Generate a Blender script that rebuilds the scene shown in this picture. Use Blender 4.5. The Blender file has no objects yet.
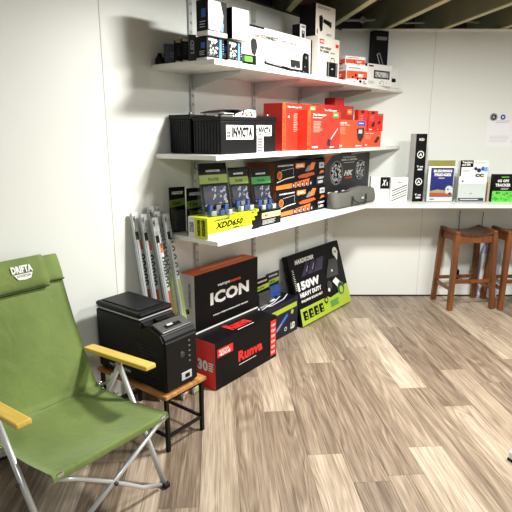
import bpy, bmesh, math, random
from mathutils import Vector, Matrix, noise
random.seed(7)
scn = bpy.context.scene
COL = scn.collection
PI = math.pi

# ------------------------------------------------------------------ camera
cam = bpy.data.cameras.new('camera'); camo = bpy.data.objects.new('camera', cam); COL.objects.link(camo)
cam.sensor_width = 36; cam.sensor_height = 36; cam.sensor_fit = 'HORIZONTAL'; cam.lens = 36.0
cam.clip_start = 0.05
camo.location = (0, 0, 1.5)
camo.rotation_euler = (PI/2 - math.atan(124/512), 0, 0)
scn.camera = camo
# ------------------------------------------------------------------ world, lamps, exposure
w = bpy.data.worlds.new('world'); scn.world = w; w.use_nodes = True
w.node_tree.nodes['Background'].inputs[0].default_value = (0.9, 0.95, 1.0, 1)
w.node_tree.nodes['Background'].inputs[1].default_value = 0.3
scn.view_settings.view_transform = 'Standard'; scn.view_settings.look = 'None'
scn.view_settings.gamma = 1; scn.view_settings.exposure = 0.8
scn.view_settings.use_curve_mapping = False
def area(name, loc, sx, sy, power, col=(1, .97, .92), rot=(0, 0, 0)):
    l = bpy.data.lights.new(name, 'AREA'); l.shape = 'RECTANGLE'; l.size = sx; l.size_y = sy
    l.energy = power; l.color = col
    o = bpy.data.objects.new(name, l); COL.objects.link(o); o.location = loc; o.rotation_euler = rot
    return o
area('ceiling_lamp_main', (0.78, 2.6, 2.30), .26, .26, 52, (1, .985, .95))
area('ceiling_lamp_right', (2.1, 2.2, 2.30), .5, .3, 40, (1, .985, .955))
area('fill_lamp_back', (0.3, -0.3, 2.30), .6, .3, 24, (.96, .98, 1))  # unseen fill added behind the camera to brighten the box fronts

# ------------------------------------------------------------------ materials
MATS = {}
def lin(c):
    return tuple(((x/255.0)/12.92 if x/255.0 <= .04045 else (((x/255.0)+.055)/1.055)**2.4) for x in c)
def mat(name, rgb, rough=.5, metal=0, spec=.5, bump=0, bscale=200, vary=0, vscale=6, trans=0, alpha=1, coat=0, ior=1.45):
    if name in MATS: return MATS[name]
    m = bpy.data.materials.new(name); m.use_nodes = True; nt = m.node_tree
    b = nt.nodes['Principled BSDF']; c = lin(rgb)
    b.inputs['Base Color'].default_value = (*c, 1); b.inputs['Roughness'].default_value = rough
    b.inputs['Metallic'].default_value = metal; b.inputs['Specular IOR Level'].default_value = spec
    b.inputs['Transmission Weight'].default_value = trans; b.inputs['Alpha'].default_value = alpha
    b.inputs['Coat Weight'].default_value = coat; b.inputs['IOR'].default_value = ior
    tc = nt.nodes.new('ShaderNodeTexCoord')
    if vary:
        n = nt.nodes.new('ShaderNodeTexNoise'); n.inputs['Scale'].default_value = vscale; n.inputs['Detail'].default_value = 4
        nt.links.new(tc.outputs['Object'], n.inputs['Vector'])
        r = nt.nodes.new('ShaderNodeMapRange'); r.inputs[3].default_value = 1-vary; r.inputs[4].default_value = 1+vary
        nt.links.new(n.outputs['Fac'], r.inputs[0])
        mx = nt.nodes.new('ShaderNodeVectorMath'); mx.operation = 'SCALE'; mx.inputs[0].default_value = c
        nt.links.new(r.outputs[0], mx.inputs['Scale']); nt.links.new(mx.outputs[0], b.inputs['Base Color'])
    if bump:
        n = nt.nodes.new('ShaderNodeTexNoise'); n.inputs['Scale'].default_value = bscale; n.inputs['Detail'].default_value = 3
        nt.links.new(tc.outputs['Object'], n.inputs['Vector'])
        bp = nt.nodes.new('ShaderNodeBump'); bp.inputs['Strength'].default_value = bump; bp.inputs['Distance'].default_value = .002
        nt.links.new(n.outputs['Fac'], bp.inputs['Height']); nt.links.new(bp.outputs[0], b.inputs['Normal'])
    MATS[name] = m; return m
wall_m = mat('painted_wall_panel', (224, 227, 221), .45, bump=.08, bscale=60, vary=.02, vscale=1.5)
joint_m = mat('panel_joint', (196, 196, 188), .6)
shelf_m = mat('white_melamine', (232, 231, 225), .35, vary=.015)
steel_w = mat('white_steel', (198, 200, 198), .35, metal=.2)
dark_seal = mat('dark_floor_seal', (28, 27, 26), .6)
joist_m = mat('aged_timber', (122, 126, 98), .8, vary=.25, vscale=5, bump=.3, bscale=40)
lit_under_m = mat('lit_underside_tone', (184, 182, 142), .7, vary=.12, vscale=8)  # pale tone paints the light caught by the joist undersides
deck_m = mat('underside_boards', (112, 82, 56), .85, vary=.35, vscale=3)
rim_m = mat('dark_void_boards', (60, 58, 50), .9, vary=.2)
pipe_m = mat('grey_conduit', (196, 194, 178), .5)
black = mat('black_print', (7, 7, 9), .5, spec=.2)
blackmat = mat('black_plastic', (7, 7, 8), .45, spec=.3, bump=.15, bscale=500)
blackgloss = mat('black_gloss', (14, 14, 16), .18)
dkgrey = mat('dark_grey_plastic', (52, 54, 56), .45)
midgrey = mat('mid_grey', (118, 120, 122), .45)
ltgrey = mat('light_grey', (190, 192, 192), .4)
white = mat('white_card', (222, 222, 218), .4, vary=.02)
warmwhite = mat('warm_white_card', (214, 209, 198), .45, vary=.02)
navy = mat('navy_print', (24, 34, 66), .35, vary=.1)
navyd = mat('dark_navy_print', (8, 13, 34), .35)
blue = mat('blue_print', (36, 84, 176), .35)
ltblue = mat('light_blue_print', (96, 158, 214), .35)
red = mat('red_card', (214, 44, 28), .36, vary=.04)
orangered = mat('orange_red_card', (224, 76, 42), .36, vary=.03)
darkred = mat('deep_red_card', (166, 28, 22), .4)
runred = mat('scarlet_print', (212, 42, 40), .35)
orange = mat('orange_print', (226, 118, 44), .35)
rust = mat('rust_orange_card', (196, 84, 36), .45, vary=.1)
brown = mat('brown_orange_card', (112, 52, 26), .5, vary=.15)
yellow = mat('acid_yellow_card', (214, 222, 28), .35, vary=.03)
cream = mat('cream_label', (226, 214, 150), .45)
lime = mat('lime_print', (164, 186, 52), .4)
green = mat('green_print', (60, 150, 74), .4)
brgreen = mat('bright_green_print', (96, 200, 60), .4)
olivep = mat('olive_print', (128, 128, 52), .5, vary=.3, vscale=60)
tan = mat('tan_card', (176, 160, 124), .55)
paper = mat('paper', (230, 230, 232), .5)
charcoal = mat('charcoal_card', (36, 36, 38), .4)
cellp = mat('solar_cell', (58, 54, 78), .25)
alu = mat('brushed_aluminium', (206, 209, 210), .34, metal=.55)
chrome = mat('chrome', (215, 216, 218), .12, metal=1)
rubber = mat('black_rubber', (14, 14, 14), .7)
silverp = mat('silver_plastic', (98, 98, 96), .32, metal=.5)
canvas = mat('grey_canvas', (98, 98, 92), .85, bump=.4, bscale=300, vary=.12, vscale=20)
canvasd = mat('dark_webbing', (44, 44, 42), .85)
stoolw = None
def clear_mat():
    m = bpy.data.materials.new('clear_plastic'); m.use_nodes = True; nt = m.node_tree
    nt.nodes.remove(nt.nodes['Principled BSDF'])
    g = nt.nodes.new('ShaderNodeBsdfGlossy'); g.inputs['Roughness'].default_value = .08
    t = nt.nodes.new('ShaderNodeBsdfTransparent'); t.inputs[0].default_value = (.93, .95, .95, 1)
    lw = nt.nodes.new('ShaderNodeLayerWeight'); lw.inputs[0].default_value = .5
    pw = nt.nodes.new('ShaderNodeMath'); pw.operation = 'POWER'; nt.links.new(lw.outputs['Facing'], pw.inputs[0]); pw.inputs[1].default_value = 3.5
    f = nt.nodes.new('ShaderNodeMath'); f.operation = 'MULTIPLY_ADD'; nt.links.new(pw.outputs[0], f.inputs[0]); f.inputs[1].default_value = .5; f.inputs[2].default_value = .035
    mx = nt.nodes.new('ShaderNodeMixShader'); out = nt.nodes['Material Output']
    nt.links.new(f.outputs[0], mx.inputs[0]); nt.links.new(t.outputs[0], mx.inputs[1]); nt.links.new(g.outputs[0], mx.inputs[2])
    nt.links.new(mx.outputs[0], out.inputs[0]); return m
clear = clear_mat()
def wood(name, c1, c2, scale=(3, 30, 30), rough=.4, axis_rot=(0, 0, 0)):
    m = bpy.data.materials.new(name); m.use_nodes = True; nt = m.node_tree; b = nt.nodes['Principled BSDF']
    tc = nt.nodes.new('ShaderNodeTexCoord'); mp = nt.nodes.new('ShaderNodeMapping'); mp.inputs['Scale'].default_value = scale
    mp.inputs['Rotation'].default_value = axis_rot
    n = nt.nodes.new('ShaderNodeTexNoise'); n.inputs['Scale'].default_value = 2; n.inputs['Detail'].default_value = 6; n.inputs['Distortion'].default_value = .6
    r = nt.nodes.new('ShaderNodeValToRGB'); r.color_ramp.elements[0].position = .3; r.color_ramp.elements[1].position = .7
    r.color_ramp.elements[0].color = (*lin(c1), 1); r.color_ramp.elements[1].color = (*lin(c2), 1)
    nt.links.new(tc.outputs['Object'], mp.inputs[0]); nt.links.new(mp.outputs[0], n.inputs['Vector'])
    nt.links.new(n.outputs['Fac'], r.inputs[0]); nt.links.new(r.outputs[0], b.inputs['Base Color'])
    b.inputs['Roughness'].default_value = rough
    return m
stoolw = wood('stool_timber', (84, 44, 18), (128, 74, 34), (8, 8, 1.2), .32)
seatw = wood('stool_seat_timber', (52, 27, 15), (88, 48, 26), (3, 20, 6), .25)
armw = wood('pale_bamboo', (206, 172, 70), (228, 198, 100), (3, 26, 26), .4)
tablew = wood('honey_timber', (148, 92, 44), (206, 152, 86), (26, 3, 10), .35)

# ------------------------------------------------------------------ mesh builder
class MB:
    def __init__(s): s.v = []; s.f = []; s.fm = []; s.mats = []; s.sm = []
    def mi(s, m):
        if m not in s.mats: s.mats.append(m)
        return s.mats.index(m)
    def add(s, vs, fs, m, smooth=False, M=None):
        o = len(s.v); k = s.mi(m)
        s.v += [tuple(M @ Vector(q)) if M is not None else tuple(q) for q in vs]
        for f in fs: s.f.append([i+o for i in f]); s.fm.append(k); s.sm.append(smooth)
        return s
    def frombm(s, bm, m, smooth=False, M=None):
        bm.verts.index_update()
        s.add([v.co[:] for v in bm.verts], [[v.index for v in f.verts] for f in bm.faces], m, smooth, M); bm.free(); return s
    def box(s, a, b, m, bev=0, M=None, mats=None):
        bm = bmesh.new(); bmesh.ops.create_cube(bm, size=1)
        for v in bm.verts:
            v.co = Vector([(a[i]+b[i])/2 + v.co[i]*(b[i]-a[i]) for i in range(3)])
        if bev: bmesh.ops.bevel(bm, geom=bm.edges[:], offset=bev, segments=2, affect='EDGES', profile=.5)
        if mats:
            bm.normal_update(); bm.verts.index_update(); o = len(s.v)
            s.v += [tuple(M @ v.co) if M is not None else v.co[:] for v in bm.verts]
            for f in bm.faces:
                n = f.normal; key = None
                ax = max(range(3), key=lambda i: abs(n[i]))
                key = (('left', 'right'), ('front', 'back'), ('bottom', 'top'))[ax][0 if n[ax] < 0 else 1]
                s.f.append([v.index+o for v in f.verts]); s.fm.append(s.mi(mats.get(key, m))); s.sm.append(False)
            bm.free(); return s
        return s.frombm(bm, m, False, M)
    def prism(s, pts, y0, y1, m, M=None):      # outline in x,z extruded along y
        n = len(pts); vs = [(p[0], y0, p[1]) for p in pts] + [(p[0], y1, p[1]) for p in pts]
        fs = [list(range(n)), list(range(2*n-1, n-1, -1))] + [[i, i+n, (i+1) % n+n, (i+1) % n] for i in range(n)]
        return s.add(vs, fs, m, False, M)
    def tube(s, pts, r, m, seg=10, caps=True):
        pts = [Vector(p) for p in pts]; n = len(pts); vs = []; fs = []
        rr = r if isinstance(r, (list, tuple)) else [r]*n
        up = None
        for i, p in enumerate(pts):
            t = (pts[min(i+1, n-1)] - pts[max(i-1, 0)]).normalized()
            if up is None: up = Vector((0, 0, 1)) if abs(t.z) < .9 else Vector((1, 0, 0))
            a = t.cross(up).normalized(); b = a.cross(t).normalized(); up = b
            for k in range(seg):
                q = 2*PI*k/seg; vs.append(p + (a*math.cos(q)+b*math.sin(q))*rr[i])
        for i in range(n-1):
            for k in range(seg): fs.append([i*seg+k, i*seg+(k+1) % seg, (i+1)*seg+(k+1) % seg, (i+1)*seg+k])
        if caps: fs += [list(range(seg))[::-1], [(n-1)*seg+k for k in range(seg)]]
        return s.add(vs, fs, m, True)
    def lathe(s, prof, m, seg=24, M=None):
        vs = []; fs = []; n = len(prof)
        for r, z in prof:
            for k in range(seg): vs.append((r*math.cos(2*PI*k/seg), r*math.sin(2*PI*k/seg), z))
        for i in range(n-1):
            for k in range(seg): fs.append([i*seg+k, i*seg+(k+1) % seg, (i+1)*seg+(k+1) % seg, (i+1)*seg+k])
        fs += [list(range(seg))[::-1], [(n-1)*seg+k for k in range(seg)]]
        return s.add(vs, fs, m, True, M)
    def build(s, name, parent=None, loc=None, rotz=None):
        me = bpy.data.meshes.new(name); me.from_pydata(s.v, [], s.f)
        for m in s.mats: me.materials.append(m)
        for i, p in enumerate(me.polygons): p.material_index = s.fm[i]; p.use_smooth = s.sm[i]
        me.update()
        o = bpy.data.objects.new(name, me); COL.objects.link(o)
        if any(s.sm) and not all(s.sm): pass
        if parent: o.parent = parent
        if loc is not None: o.location = loc
        if rotz is not None: o.rotation_euler = (0, 0, rotz)
        return o
def tag(o, label=None, cat=None, group=None, kind=None):
    if label: o['label'] = label
    if cat: o['category'] = cat
    if group: o['group'] = group
    if kind: o['kind'] = kind
    return o
def empty(name, loc=(0, 0, 0), rotz=0):
    o = bpy.data.objects.new(name, None); COL.objects.link(o); o.location = loc; o.rotation_euler = (0, 0, rotz); o.empty_display_size = .05
    return o
# ---- lettering
TX = {}
def text_geo(t, bold=.03, shear=0):
    k = (t, bold, shear)
    if k in TX: return TX[k]
    cu = bpy.data.curves.new('lettering', 'FONT'); cu.body = t; cu.offset = bold; cu.shear = shear; cu.resolution_u = 2; cu.space_character = 1.0 + bold
    o = bpy.data.objects.new('lettering_source', cu); COL.objects.link(o)
    dg = bpy.context.evaluated_depsgraph_get(); me = o.evaluated_get(dg).to_mesh()
    vs = [v.co[:] for v in me.vertices]; fs = [list(p.vertices) for p in me.polygons]
    o.evaluated_get(dg).to_mesh_clear(); bpy.data.objects.remove(o); bpy.data.curves.remove(cu)
    x0 = min(v[0] for v in vs); x1 = max(v[0] for v in vs); y0 = min(v[1] for v in vs); y1 = max(v[1] for v in vs)
    vs = [((v[0]-x0)/(x1-x0), (v[1]-y0)/(y1-y0)) for v in vs]
    TX[k] = (vs, fs); return TX[k]
# a face frame: (origin, right, up, normal, width, height)
def faces(w, d, h):
    V = Vector
    return {'front': (V((-w/2, -d/2, 0)), V((1, 0, 0)), V((0, 0, 1)), V((0, -1, 0)), w, h),
            'left': (V((-w/2, d/2, 0)), V((0, -1, 0)), V((0, 0, 1)), V((-1, 0, 0)), d, h),
            'right': (V((w/2, -d/2, 0)), V((0, 1, 0)), V((0, 0, 1)), V((1, 0, 0)), d, h),
            'top': (V((-w/2, -d/2, h)), V((1, 0, 0)), V((0, 1, 0)), V((0, 0, 1)), w, d)}
def prints(F, lst, parent):
    """lst items: (partname, face, kind, mat, args...) ; layers are separated by fractions of a millimetre"""
    groups = {}
    for li, it in enumerate(lst):
        part, face, kind, m = it[:4]; a = it[4:]
        O, R, U, N, W, H = F[face]
        e = .0008 + li*.00025
        mb = groups.setdefault(part, MB())
        P = lambda u, v: O + R*(u*W) + U*(v*H) + N*e
        if kind == 'r':
            u0, v0, u1, v1 = a[:4]; mb.add([P(u0, v0), P(u1, v0), P(u1, v1), P(u0, v1)], [[0, 1, 2, 3]], m)
        elif kind == 'p':
            pts = a[0]; mb.add([P(u, v) for u, v in pts], [list(range(len(pts)))], m)
        elif kind == 'c':       # centre u v, radius as share of height (optional aspect)
            cu, cv, r = a[:3]; asp = a[3] if len(a) > 3 else 1
            mb.add([P(cu + asp*r*H/W*math.cos(2*PI*k/20), cv + r*math.sin(2*PI*k/20)) for k in range(20)], [list(range(20))], m)
        elif kind == 'o':       # ring
            cu, cv, r, ri = a[:4]; n = 24
            vs = [P(cu + q*H/W*math.cos(2*PI*k/n), cv + q*math.sin(2*PI*k/n)) for q in (r, ri) for k in range(n)]
            mb.add(vs, [[k, (k+1) % n, (k+1) % n+n, k+n] for k in range(n)], m)
        elif kind == 'l':       # line strip with thickness t (share of height)
            pts, t = a[:2]
            for (ua, va), (ub, vb) in zip(pts[:-1], pts[1:]):
                dx, dy = (ub-ua)*W, (vb-va)*H; L = math.hypot(dx, dy) or 1; nx, ny = -dy/L*t*H/2, dx/L*t*H/2
                mb.add([P(ua+nx/W, va+ny/H), P(ua-nx/W, va-ny/H), P(ub-nx/W, vb-ny/H), P(ub+nx/W, vb+ny/H)], [[0, 1, 2, 3]], m)
        elif kind in ('t', 'tv'):
            txt, u0, v0, u1, v1 = a[:5]; op = a[5] if len(a) > 5 else {}
            vs, fs = text_geo(txt, op.get('bold', .03), op.get('shear', 0))
            if kind == 't': q = [P(u0+(u1-u0)*x, v0+(v1-v0)*y) for x, y in vs]
            else: q = [P(u1-(u1-u0)*y, v0+(v1-v0)*x) for x, y in vs]     # reads upwards
            mb.add(q, fs, m)
        elif kind == 'dots':    # speckle of small quads in a rectangle
            u0, v0, u1, v1, n, sz = a[:6]; rr = random.Random(int(a[6]) if len(a) > 6 else 1)
            for _ in range(n):
                u = rr.uniform(u0, u1); v = rr.uniform(v0, v1); s1 = sz*rr.uniform(.4, 1); s2 = sz*rr.uniform(.4, 1)
                s1 = s1*H/W
                mb.add([P(u-s1, v-s2*.3), P(u+s1*.2, v-s2), P(u+s1, v+s2*.2), P(u-s1*.1, v+s2)], [[0, 1, 2, 3]], m)
        elif kind == 'lines':   # small print rows
            u0, v0, u1, v1, n, t = a[:6]; rr = random.Random(3)
            for k in range(n):
                v = v1 - (v1-v0)*(k+.5)/n; ue = u1 - (u1-u0)*rr.uniform(0, .35)
                mb.add([P(u0, v-t/2), P(ue, v-t/2), P(ue, v+t/2), P(u0, v+t/2)], [[0, 1, 2, 3]], m)
    for part, mb in groups.items(): mb.build(part, parent)

# ------------------------------------------------------------------ shelf-wall frame: s runs along the wall, d towards the wall
U2 = (.609, .793); N2 = (.793, -.609); WROT = math.atan2(.793, .609)
def Wp(s, d, z=0): return Vector((s*U2[0]-d*N2[0], s*U2[1]-d*N2[1], z))
WALLD = 2.24; FRONTD = 1.80; YR = 4.60
ZB, ZM, ZT = .926, 1.382, 1.853
def carton(name, label, cat, fl, z, size, m, pr=(), yaw=0, group=None, frame='W', mats=None, bev=.0015, flap=None):
    """fl = front-left-bottom corner in its frame; size = w, dep, h; yaw in degrees"""
    w_, d_, h_ = size; y = math.radians(yaw); R = Matrix.Rotation(y, 2)
    off = R @ Vector((w_/2, d_/2))
    cx, cy = fl[0]+off.x, fl[1]+off.y
    if frame == 'W': loc = Wp(cx, cy, z); rz = WROT + y
    else: loc = Vector((cx, cy, z)); rz = y
    mb = MB(); mb.box((-w_/2, -d_/2, 0), (w_/2, d_/2, h_), m, bev, mats=mats)
    if flap:   # lid seam of the carton
        mb.box((-w_/2-.0006, -.0008, h_*.02), (-w_/2+.001, .0008, h_*.98), flap)
    o = mb.build(name, None, loc, rz)
    tag(o, label, cat, group)
    prints(faces(w_, d_, h_), list(pr), o)
    return o

# ================================================================== SETTING
def floor():
    """boards laid lengthwise; each board face carries a tint and a seed for its grain"""
    W_, L_ = .168, 1.2; PH = .076
    known = {1: 2.53, 2: 2.128, 3: 3.115, 6: 2.73, 7: 3.71, 4: 1.95, 5: 3.35, 8: 2.95, 0: 1.75}
    tints = {(1, 0): .92, (1, -1): .42, (3, 0): .8, (3, -1): .38, (6, 0): .95, (6, -1): .45, (7, -1): .22, (7, 0): .55, (2, -1): .8, (2, 0): .4,
             (4, 0): .35, (4, -1): .5, (5, -1): .55, (5, 0): .75, (5, -2): .9, (8, 0): .3, (8, -1): .6, (0, 0): .5, (0, -1): .75}
    me = bpy.data.meshes.new('floor'); vs = []; fs = []; ti = []; se = []
    rr = random.Random(11)
    for k in range(-28, 32):
        base = known.get(k, rr.uniform(0, L_))
        a0 = PH + k*W_; a1 = a0+W_
        for j in range(-6, 7):
            b0 = base + j*L_; b1 = b0+L_
            if b1 < -3.2 or b0 > 5.6: continue
            b0 = max(b0, -3.2); b1 = min(b1, 5.6)
            t = tints.get((k, j), rr.uniform(.1, .95)); o = len(vs); sd = rr.random()
            g = .0007
            vs += [(a0+g, b0+g, 0), (a1-g, b0+g, 0), (a1-g, b1-g, 0), (a0+g, b1-g, 0)]
            fs.append([o, o+1, o+2, o+3]); ti.append(t); se.append(sd)
    o = len(vs); vs += [(-4.8, -3.3, -.0025), (5.5, -3.3, -.0025), (5.5, 5.7, -.0025), (-4.8, 5.7, -.0025)]; fs.append([o, o+1, o+2, o+3]); ti.append(-1); se.append(0)
    o = len(vs); vs += [(-4.8, -3.3, -.05), (5.5, -3.3, -.05), (5.5, 5.7, -.05), (-4.8, 5.7, -.05)]; fs.append([o+3, o+2, o+1, o]); ti.append(-1); se.append(0)
    me.from_pydata(vs, [], fs)
    A = me.attributes.new('tint', 'FLOAT', 'FACE'); B = me.attributes.new('seed', 'FLOAT', 'FACE')
    for i in range(len(fs)): A.data[i].value = ti[i]; B.data[i].value = se[i]
    m = bpy.data.materials.new('oak_look_boards'); m.use_nodes = True; nt = m.node_tree; N = nt.nodes; L = nt.links
    b = N['Principled BSDF']
    tc = N.new('ShaderNodeTexCoord'); ta = N.new('ShaderNodeAttribute'); ta.attribute_name = 'tint'; sa = N.new('ShaderNodeAttribute'); sa.attribute_name = 'seed'
    def math_(op, a, b_=None, c=None):
        n = N.new('ShaderNodeMath'); n.operation = op
        for i, q in enumerate((a, b_, c)):
            if q is None: continue
            if isinstance(q, (int, float)): n.inputs[i].default_value = q
            else: L.new(q, n.inputs[i])
        return n.outputs[0]
    sx = N.new('ShaderNodeSeparateXYZ'); L.new(tc.outputs['Object'], sx.inputs[0])
    def vec(x, y, z):
        n = N.new('ShaderNodeCombineXYZ')
        for i, q in enumerate((x, y, z)):
            if isinstance(q, (int, float)): n.inputs[i].default_value = q
            else: L.new(q, n.inputs[i])
        return n.outputs[0]
    def noi(v, detail=5, rough=.55, dist=0):
        n = N.new('ShaderNodeTexNoise'); n.inputs['Scale'].default_value = 1; n.inputs['Detail'].default_value = detail
        n.inputs['Roughness'].default_value = rough; n.inputs['Distortion'].default_value = dist; L.new(v, n.inputs['Vector']); return n.outputs['Fac']
    zz = math_('MULTIPLY', sa.outputs['Fac'], 57.0)
    fine = noi(vec(math_('MULTIPLY', sx.outputs[0], 170), math_('MULTIPLY', sx.outputs[1], 4.0), zz), 4, .7)
    med = noi(vec(math_('MULTIPLY', sx.outputs[0], 30), math_('MULTIPLY', sx.outputs[1], 1.5), zz), 5, .6, .1)
    low = noi(vec(math_('MULTIPLY', sx.outputs[0], 8), math_('MULTIPLY', sx.outputs[1], .75), zz), 2, .45, .3)
    ring = math_('SINE', math_('MULTIPLY', low, 85.0))
    ring = math_('MULTIPLY_ADD', ring, .5, .5)
    lmask = math_('SMOOTH_MIN', math_('MULTIPLY', math_('ABSOLUTE', math_('SUBTRACT', low, .5)), 5.0), 1.0, .2)
    # value = tint + grain
    v = math_('MULTIPLY_ADD', ta.outputs['Fac'], .46, .28)
    v = math_('ADD', v, math_('MULTIPLY', math_('SUBTRACT', med, .5), .6))
    v = math_('ADD', v, math_('MULTIPLY', math_('SUBTRACT', fine, .5), .85))
    v = math_('SUBTRACT', v, math_('MULTIPLY', math_('MULTIPLY', ring, math_('SUBTRACT', 1.15, lmask)), .15))
    rp = N.new('ShaderNodeValToRGB'); L.new(v, rp.inputs[0]); e = rp.color_ramp.elements
    e[0].position = .0; e[0].color = (*lin((72, 58, 47)), 1); e[1].position = 1; e[1].color = (*lin((210, 198, 178)), 1)
    for p, c in ((.22, (100, 85, 70)), (.45, (138, 121, 102)), (.7, (176, 160, 139))):
        q = e.new(p); q.color = (*lin(c), 1)
    gap = math_('LESS_THAN', ta.outputs['Fac'], -.5)
    mx = N.new('ShaderNodeMix'); mx.data_type = 'RGBA'; L.new(gap, mx.inputs[0]); L.new(rp.outputs[0], mx.inputs[6]); mx.inputs[7].default_value = (*lin((96, 80, 64)), 1)
    L.new(mx.outputs[2], b.inputs['Base Color'])
    L.new(math_('MULTIPLY_ADD', fine, .2, .3), b.inputs['Roughness'])
    bp = N.new('ShaderNodeBump'); bp.inputs['Strength'].default_value = .12; bp.inputs['Distance'].default_value = .001
    L.new(fine, bp.inputs['Height']); L.new(bp.outputs[0], b.inputs['Normal'])
    me.materials.append(m)
    o = bpy.data.objects.new('floor', me); COL.objects.link(o); o.rotation_euler = (0, 0, math.atan2(.078, .997))
    tag(o, kind='structure')
floor()
H_W = 2.33
def wallbox(name, p0, p1, thick, z0, z1, m, side):
    """wall from p0 to p1 with its face on the line and its thickness behind"""
    p0 = Vector(p0); p1 = Vector(p1); t = (p1-p0).normalized(); n = Vector((-t.y, t.x)) * side * thick
    vs = [(p0.x, p0.y, z0), (p1.x, p1.y, z0), (p1.x+n.x, p1.y+n.y, z0), (p0.x+n.x, p0.y+n.y, z0)]
    vs += [(a, b, z1) for a, b, _ in vs]
    mb = MB(); mb.add(vs, [[0, 1, 5, 4], [1, 2, 6, 5], [2, 3, 7, 6], [3, 0, 4, 7], [4, 5, 6, 7], [3, 2, 1, 0]], m)
    return tag(mb.build(name), kind='structure')
cs = (YR - 1.364)/U2[1]          # where the two walls meet
corner = Wp(cs, WALLD)
cs = (YR + WALLD*N2[1])/U2[1]; corner = Wp(cs, WALLD)
pl = Wp(-4.6, WALLD)
wallbox('wall_left', (pl.x, pl.y), (corner.x, corner.y), .08, 0, H_W, wall_m, 1)
wallbox('wall_back', (corner.x, YR), (3.6, YR), .08, 0, H_W, wall_m, 1)
wallbox('wall_right', (3.6, YR), (3.6, -2.6), .08, 0, H_W, wall_m, 1)
wallbox('wall_rear', (3.6, -2.6), (pl.x, -2.6), .08, 0, H_W, wall_m, 1)
# panel joints: thin cover strips
def wjoint(s, n):
    mb = MB(); a = Wp(s, WALLD-.0012); M = Matrix.Translation(a) @ Matrix.Rotation(WROT, 4, 'Z')
    mb.box((-.002, 0, 0), (.002, .004, H_W), joint_m, M=M); tag(mb.build('trim_%d' % n), kind='structure')
wjoint(1.668, 1); wjoint(2.868-.0, 2)
def yjoint(x, n):
    mb = MB(); mb.box((x-.0022, YR-.0012, 0), (x+.0022, YR+.003, H_W), joint_m); tag(mb.build('trim_%d' % n), kind='structure')
yjoint(1.508, 3); yjoint(2.708, 4)
mb = MB(); mb.box((corner.x, YR-.006, 0), (3.6, YR+.004, .012), dark_seal); tag(mb.build('trim_5'), kind='structure')
mb = MB(); M = Matrix.Translation(Wp(0, WALLD-.006)) @ Matrix.Rotation(WROT, 4, 'Z'); mb.box((-4.5, 0, 0), (cs, .01, .012), dark_seal, M=M); tag(mb.build('trim_6'), kind='structure')
mb = MB(); mb.box((corner.x-.02, YR-.010, H_W-.006), (3.6, YR+.02, H_W+.006), shelf_m); tag(mb.build('trim_7'), kind='structure')
mb = MB(); M = Matrix.Translation(Wp(0, WALLD-.010)) @ Matrix.Rotation(WROT, 4, 'Z'); mb.box((-4.5, 0, H_W-.006), (cs+.005, .03, H_W+.006), rim_m, M=M); tag(mb.build('trim_8'), kind='structure')
# ledger rail under the counter
mb = MB(); mb.box((1.33, YR-.02, .826), (3.59, YR-.0005, .899), shelf_m, .002); tag(mb.build('trim_9'), kind='structure')
# ceiling: boards above bare joists
mb = MB(); mb.box((-5, -3, 2.56), (4.2, 5.6, 2.6), deck_m); ceil = tag(mb.build('ceiling'), kind='structure')
jd = Vector((-.1616, .987)); jp = Vector((.987, .1616))
pers = [1.345+.4784*(i-9) for i in range(0, 16)]
for q in pers:
    M = Matrix.Translation((jp.x*q, jp.y*q, 0)) @ Matrix.Rotation(math.atan2(.1616, .987), 4, 'Z')
    mb = MB(); mb.box((-.0225, -3.2, 2.345), (.0225, 5.4, 2.558), joist_m, .002, M=M)
    mb.build('joist', ceil)
    mb = MB(); mb.box((-.0235, -3.2, 2.337), (.0235, 5.4, 2.3445), lit_under_m, M=M)  # added thin strip, its pale colour stands in for light on the joist's underside
    mb.build('lit_underside_strip', ceil)
# dark boards closing the bays beyond the wall tops
mb = MB(); mb.box((.2, 5.12, 2.2), (4.2, 5.16, 2.56), rim_m); mb.build('rim_board', ceil)
M = Matrix.Translation(Wp(0, WALLD+.35)) @ Matrix.Rotation(WROT, 4, 'Z')
mb = MB(); mb.box((-5, 0, 2.2), (5.2, .04, 2.56), rim_m, M=M); mb.build('rim_board', ceil)

# ================================================================== SHELVES
def poly_slab(name, pts, z0, z1, m, label, cat, group=None):
    bm = bmesh.new(); vs = [bm.verts.new((p[0], p[1], z0)) for p in pts]; f = bm.faces.new(vs); bm.normal_update()
    if f.normal.z > 0: f.normal_flip()
    r = bmesh.ops.extrude_face_region(bm, geom=[f]); 
    for v in r['geom']:
        if isinstance(v, bmesh.types.BMVert): v.co.z = z1
    bmesh.ops.recalc_face_normals(bm, faces=bm.faces[:])
    bmesh.ops.bevel(bm, geom=bm.edges[:], offset=.0015, segments=1, affect='EDGES')
    mb = MB(); mb.frombm(bm, m); o = mb.build(name)
    return tag(o, label, cat, group)
fr_end = (YR - .001 + FRONTD*N2[1])/U2[1]
def shelf_pts():
    return [Wp(2.006, FRONTD), Wp(fr_end, FRONTD), Wp(cs, WALLD-.001), Wp(1.982, WALLD-.001)]
shm = {}
poly_slab('wall_shelf', shelf_pts(), ZT-.026, ZT, shelf_m, 'long white shelf, topmost of the three, carrying the radio cartons', 'shelf', 'white wall shelves')
poly_slab('wall_shelf', shelf_pts(), ZM-.026, ZM, shelf_m, 'long white middle shelf carrying black batteries and red boxes', 'shelf', 'white wall shelves')
CY = 4.12
ci = (CY + FRONTD*N2[1])/U2[1]
pc = Wp(ci, FRONTD)
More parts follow.
